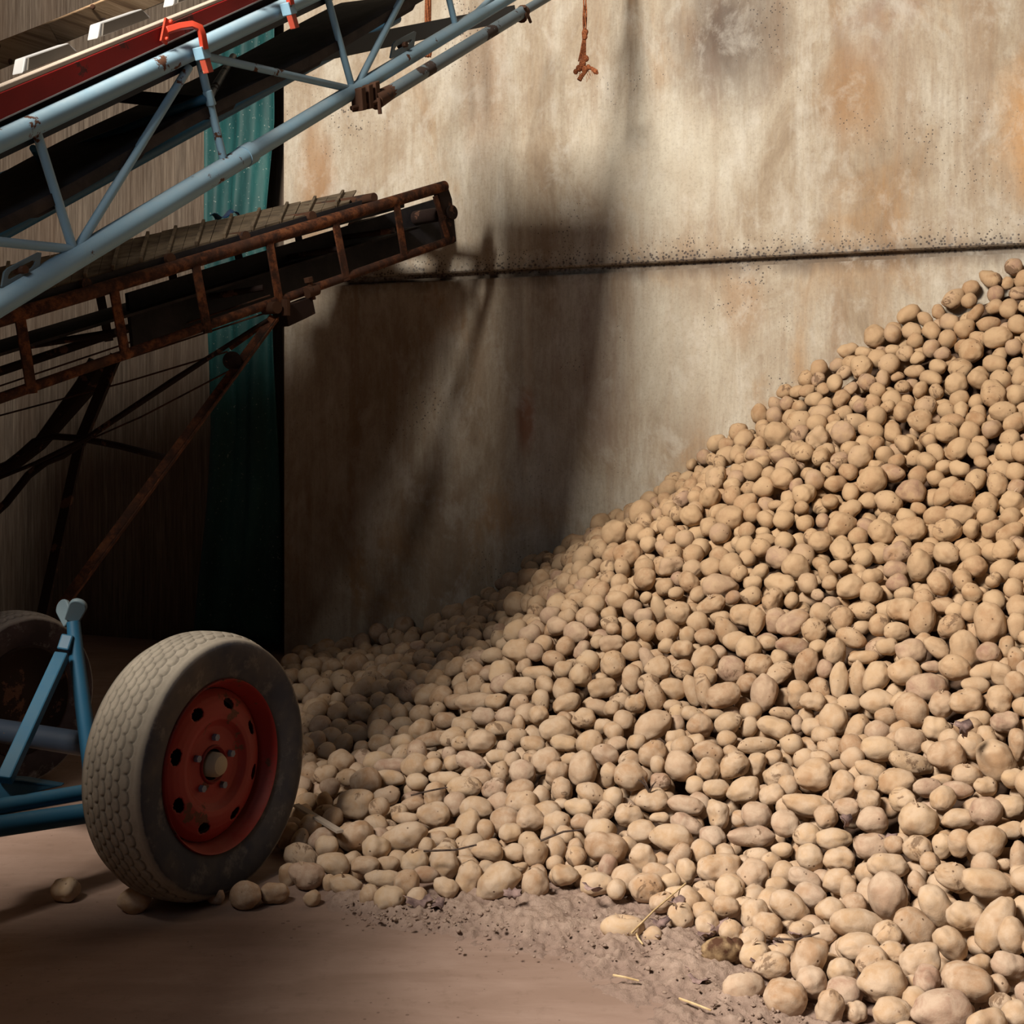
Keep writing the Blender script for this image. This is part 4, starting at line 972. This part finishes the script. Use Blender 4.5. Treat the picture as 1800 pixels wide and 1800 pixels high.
tag(o, 'remaining mass of dusty brown potatoes heaped against the concrete wall', 'potatoes', kind='stuff')
# solid core under the potatoes (earthy, unseen between them)
def hgt(x, y):
    p = np.array([x, y]); D = []
    for a, b in zip(TOE[:-1], TOE[1:]):
        a = np.array(a); b = np.array(b); t_ = np.clip(((p - a) @ (b - a)) / ((b - a) @ (b - a)), 0, 1); D.append((np.linalg.norm(p - a - t_ * (b - a)), (b - a)[0] * (p - a)[1] - (b - a)[1] * (p - a)[0]))
    i = min(range(len(D)), key=lambda q: D[q][0]); dl = min(q[0] for q in D[:4]); df = min(q[0] for q in D[4:])
    d = D[i][0]
    if D[i][1] <= 0: return -d
    k = .35; h = min(1, max(0, .5 + .5 * (df - dl) / k)); sm = max(0, df * (1 - h) + dl * h - k * h * (1 - h))
    return d * (1 - d / .35) + sm * d / .35 if d < .35 else sm
TOE = [(-1.02, 6.1), (-1.0, 5.2), (-.93, 4.3), (-.80, 3.6), (-.60, 3.1), (-.45, 2.93), (-.30, 2.85), (-.12, 2.87), (.10, 2.88), (.26, 2.80), (.40, 2.62), (.46, 2.45), (.56, 2.30), (.72, 2.08), (1.1, 1.6), (1.6, 1.1)]
GX = [-9, 0, .1, .35, .87, 1.25, 1.48, 1.86, 2.08, 2.28, 2.5, 3.2, 4.5]; GY = [0, 0, .02, .06, .285, .545, .70, .98, 1.15, 1.36, 1.64, 2.3, 3.2]
m = MB(); nx, ny = 70, 70; vs = []; fs = []
for j in range(ny + 1):
    for i in range(nx + 1):
        x = -1.1 + 4.4 * i / nx; y = 1.0 + 5.2 * j / ny
        # keep in front of the wall
        dd = (Vector((x, y, 0)) - W0).dot(wn)
        if dd < .01: x += wn.x * (.01 - dd); y += wn.y * (.01 - dd)
        h = float(np.interp(hgt(x, y), GX, GY)) - .085
        vs.append((x, y, max(h, -.04)))
for j in range(ny):
    for i in range(nx): k = j * (nx + 1) + i; fs.append((k, k + 1, k + nx + 2, k + nx + 1))
m.add(vs, fs)
t = NT('packed_earth'); me_ = t.fin(t.ramp(t.noise(t.pos(), 30, 5), [(.4, (.05, .03, .02)), (.7, (.12, .075, .05))]), .95)
o = m.build('packed_earth', me_, smooth=60); tag(o, 'dark packed earth and potatoes filling the inside of the heap', 'earth', kind='stuff')
# ---------------------------------------------------------------- loose soil and litter along the foot of the heap
def soilz(px, py):
    # strength of the soil band in photo floor coordinates
    ln = [(600, 1585), (700, 1600), (800, 1605), (1000, 1620), (1100, 1650), (1200, 1700), (1260, 1760), (1340, 1830), (1500, 1880)]
    d = 1e9
    for (ax, ay), (bx, by) in zip(ln[:-1], ln[1:]):
        t_ = max(0, min(1, ((px - ax) * (bx - ax) + (py - ay) * (by - ay)) / ((bx - ax) ** 2 + (by - ay) ** 2))); d = min(d, math.hypot(px - ax - t_ * (bx - ax), (py - ay - t_ * (by - ay)) * 1.5))
    return d
m = MB(); nx, ny = 340, 260; vs = []; fs = []
for j in range(ny + 1):
    for i in range(nx + 1):
        x = -.55 + 1.6 * i / nx; y = 1.95 + 1.25 * j / ny
        px = CXP + FOC * x / y; py = HOR + FOC * CAMH / y
        d = soilz(px, py); wdt_ = 40 + 130 * max(0, min(1, (px - 620) / 450))
        e = max(0, 1 - d / wdt_)
        n_ = noise.fractal(Vector((x * 9, y * 9, 0)), 1, 2, 4); n2_ = noise.fractal(Vector((x * 45, y * 45, 3)), .8, 2, 4)
        z = -.010 + .008 * noise.noise(Vector((x * 16, y * 16, 9))) + .026 * e + .018 * e * n_ + .009 * n2_ * min(1, e * 2.5) + .004 * min(1, e * 3)
        vs.append((x, y, z))
for j in range(ny):
    for i in range(nx):
        k = j * (nx + 1) + i
        if max(vs[k][2], vs[k + 1][2], vs[k + nx + 2][2], vs[k + nx + 1][2]) > -.003: fs.append((k, k + 1, k + nx + 2, k + nx + 1))
m.add(vs, fs); o = m.build('loose_soil', M_soil, smooth=70)
tag(o, 'loose crumbly soil spread along the foot of the potato heap', 'soil', kind='stuff')
rs_ = random.Random(11)
def floor_pt(px, py, z=0): Y = FOC * (CAMH - z) / (py - HOR); return P(px, py, Y)
m = MB()
for k in range(420):
    px = rs_.uniform(600, 1420); base = np.interp(px, [600, 800, 1000, 1100, 1200, 1260, 1420], [1592, 1605, 1605, 1630, 1670, 1730, 1800])
    py = base + rs_.gauss(12, 22) * (0.5 if px < 800 else 1.2); 
    if py > 1810: continue
    c_ = floor_pt(px, py, .02); r_ = rs_.choice([.0018, .0025, .003, .005]); c_.z = .012 + rs_.uniform(0, .012)
    m.blob(c_, r_, 6, (rs_.uniform(.7, 1.4), rs_.uniform(.7, 1.4), rs_.uniform(.5, 1)))
o = m.build('soil_crumbs', M_soil, smooth=60); tag(o, 'countless small crumbs of dry soil scattered before the heap', 'soil', kind='stuff')
# dry leaves
def leaf(px, py, size, z, tilt, rot, label, mat=M_leaf):
    c_ = floor_pt(px, py, z); n_ = 16; m = MB(); vs = []; fs = []
    rr = random.Random(int(px * 7 + py)); rim = []
    for k in range(n_):
        a = 2 * math.pi * k / n_; r = size * (.62 + .38 * abs(math.cos(a))) * (1 + (.28 if k % 2 else -.22) * rr.uniform(.4, 1))
        rim.append((a, r))
    vs.append(Vector((0, 0, .0)))
    for f_ in (.5, 1.):
        for a, r in rim: vs.append(Vector((math.cos(a) * r * f_, math.sin(a) * r * f_ * .75, size * .35 * f_ * f_ * math.cos(2 * a + rr.uniform(-.2, .2)) + rr.uniform(-.1, .1) * size * f_)))
    for k in range(n_):
        k2 = (k + 1) % n_; fs += [(0, 1 + k, 1 + k2), (1 + k, 1 + n_ + k, 1 + n_ + k2, 1 + k2)]
    M_ = Matrix.Rotation(rot, 3, 'Z') @ Matrix.Rotation(tilt, 3, 'X')
    m.add([c_ + M_ @ v for v in vs], fs); o = m.build('dry_leaf', mat, smooth=60); md = o.modifiers.new('s', 'SOLIDIFY'); md.thickness = .0008
    tag(o, label, 'leaf', 'dry leaves in the heap'); return o
lp = [(735, 1582, .030, .03, .5, .3, 'curled purplish dry leaf leaning on a potato at the foot of the heap'),
      (770, 1592, .026, .02, .2, 1.4, 'dry leaf lying on the soil beside the curled purplish leaf'),
      (1560, 1474, .022, .16, .9, .2, 'pale pink ragged leaf caught between potatoes low in the heap'),
      (1486, 1443, .024, .20, 1.1, .9, 'dark reddish dry leaf standing between potatoes, up and left of the pale pink one'),
      (1262, 1628, .026, .03, .6, .5, 'pale lilac jagged leaf just above the rotten hollow potato'),
      (1240, 1640, .022, .02, .3, 2., 'small jagged leaf touching the pale lilac leaf on its left'),
      (1368, 1662, .020, .04, .7, 1.2, 'pinkish dry leaf between the rotten potato and the tall oval potato'),
      (1215, 1700, .018, .02, .4, .8, 'pink-grey leaf scrap on the soil left of the rotten potato'),
      (1228, 1722, .020, .02, .2, 2.6, 'dark curled leaf scrap on the soil below the rotten potato'),
      (1330, 1690, .020, .03, .8, 2.2, 'dusty leaf right of the rotten hollow potato'),
      (1190, 1588, .026, .05, .6, 1., 'bluish grey crumpled leaf in the soil at the heap toe'),
      (1160, 1620, .022, .03, .3, .4, 'dark leaf pressed into the soil right of the heart-shaped potato'),
      (1040, 1560, .024, .06, .5, 2.4, 'dusty crumpled leaf in the dark litter at the toe, centre of the photo'),
      (900, 1570, .020, .05, 1., 0, 'pale torn leaf beside a round potato at the foot of the heap'),
      (1690, 1280, .034, .40, .9, .8, 'grey purplish dry leaf between potatoes far up the right side'),
      (1400, 1640, .020, .05, .5, 1.8, 'small pale leaf left of a long twig in the lower right')]
for a in lp: leaf(*a)
def stick(name, pts, r, mat, label, cat, grp):
    o = MB().tube([floor_pt(x, y, z) for x, y, z in pts], r, 6, rs=[r * (1 - .3 * i / len(pts)) for i in range(len(pts))]).build(name, mat)
    tag(o, label, cat, grp)
for pts, lab in (([(1078, 1714, .022), (1100, 1718, .024), (1123, 1724, .02)], 'short pale straw on the soil, left of centre of the soil patch'),
                 ([(1194, 1755, .02), (1222, 1765, .022), (1250, 1776, .018)], 'bright thick straw on the soil near the bottom edge'),
                 ([(1110, 1640, .03), (1150, 1600, .05), (1205, 1553, .075)], 'long yellow straw slanting up from the soil onto the potatoes'),
                 ([(1118, 1640, .025), (1122, 1650, .02), (1130, 1660, .015)], 'short yellow straw stub beside the heart-shaped potato')):
    stick('straw', pts, .0024, M_straw, lab, 'straw', 'straws in the soil')
for pts, lab in (([(745, 1496, .10), (800, 1494, .11), (838, 1485, .12)], 'thin dark twig lying across potatoes near the pinkish potato'),
                 ([(722, 1398, .16), (755, 1390, .17), (786, 1384, .18)], 'thin dark twig in the shaded brown part of the heap'),
                 ([(950, 1478, .15), (990, 1462, .17), (1025, 1458, .17)], 'curved twig over potatoes left of centre of the heap'),
                 ([(1360, 1650, .05), (1400, 1652, .06), (1440, 1640, .07)], 'long twig lying before the lower right potatoes')):
    stick('twig', pts, .0028, M_twig, lab, 'twig', 'twigs in the heap')
o = MB().bar(floor_pt(520, 1415, .08), floor_pt(598, 1462, .10), .018, .006).build('wood_splinter', M_cream, smooth=0); tag(o, 'flat pale wood splinter sticking out right of the big tyre', 'wood splinter')
# rotten hollow potato
root = thing('rotten_potato', floor_pt(1270, 1690, 0), 'brown hollow rotten potato, split open on the soil', 'potato')
c_ = floor_pt(1268, 1672, .03)
for nm, dx, a0, mat in (('skin_shell', 0, 0, M_rot), ('inner_flap', .012, .5, M_rot), ('inner_flap', .03, .9, M_rot)):
    m = MB(); vs = []; fs = []; nu, nv_ = 18, 10
    for j in range(nv_ + 1):
        for i in range(nu + 1):
            u = -1.9 + 3.8 * i / nu; v = .25 + 2.6 * j / nv_; r = .034 * (1 + .12 * noise.noise(Vector((u * 2, v * 2, dx * 50))))
            vs.append(c_ + Vector((dx + math.cos(v) * r * (1.25 if not dx else .5), -math.cos(u) * math.sin(v) * r * .8 if not dx else -math.cos(u) * r * math.sin(v) * .6, math.sin(v) * math.sin(u + 0.3) * r * .9)))
    for j in range(nv_):
        for i in range(nu): k = j * (nu + 1) + i; fs.append((k, k + 1, k + nu + 2, k + nu + 1))
    m.add(vs, fs); o = m.build(nm, mat, root, smooth=60); md = o.modifiers.new('s', 'SOLIDIFY'); md.thickness = .002
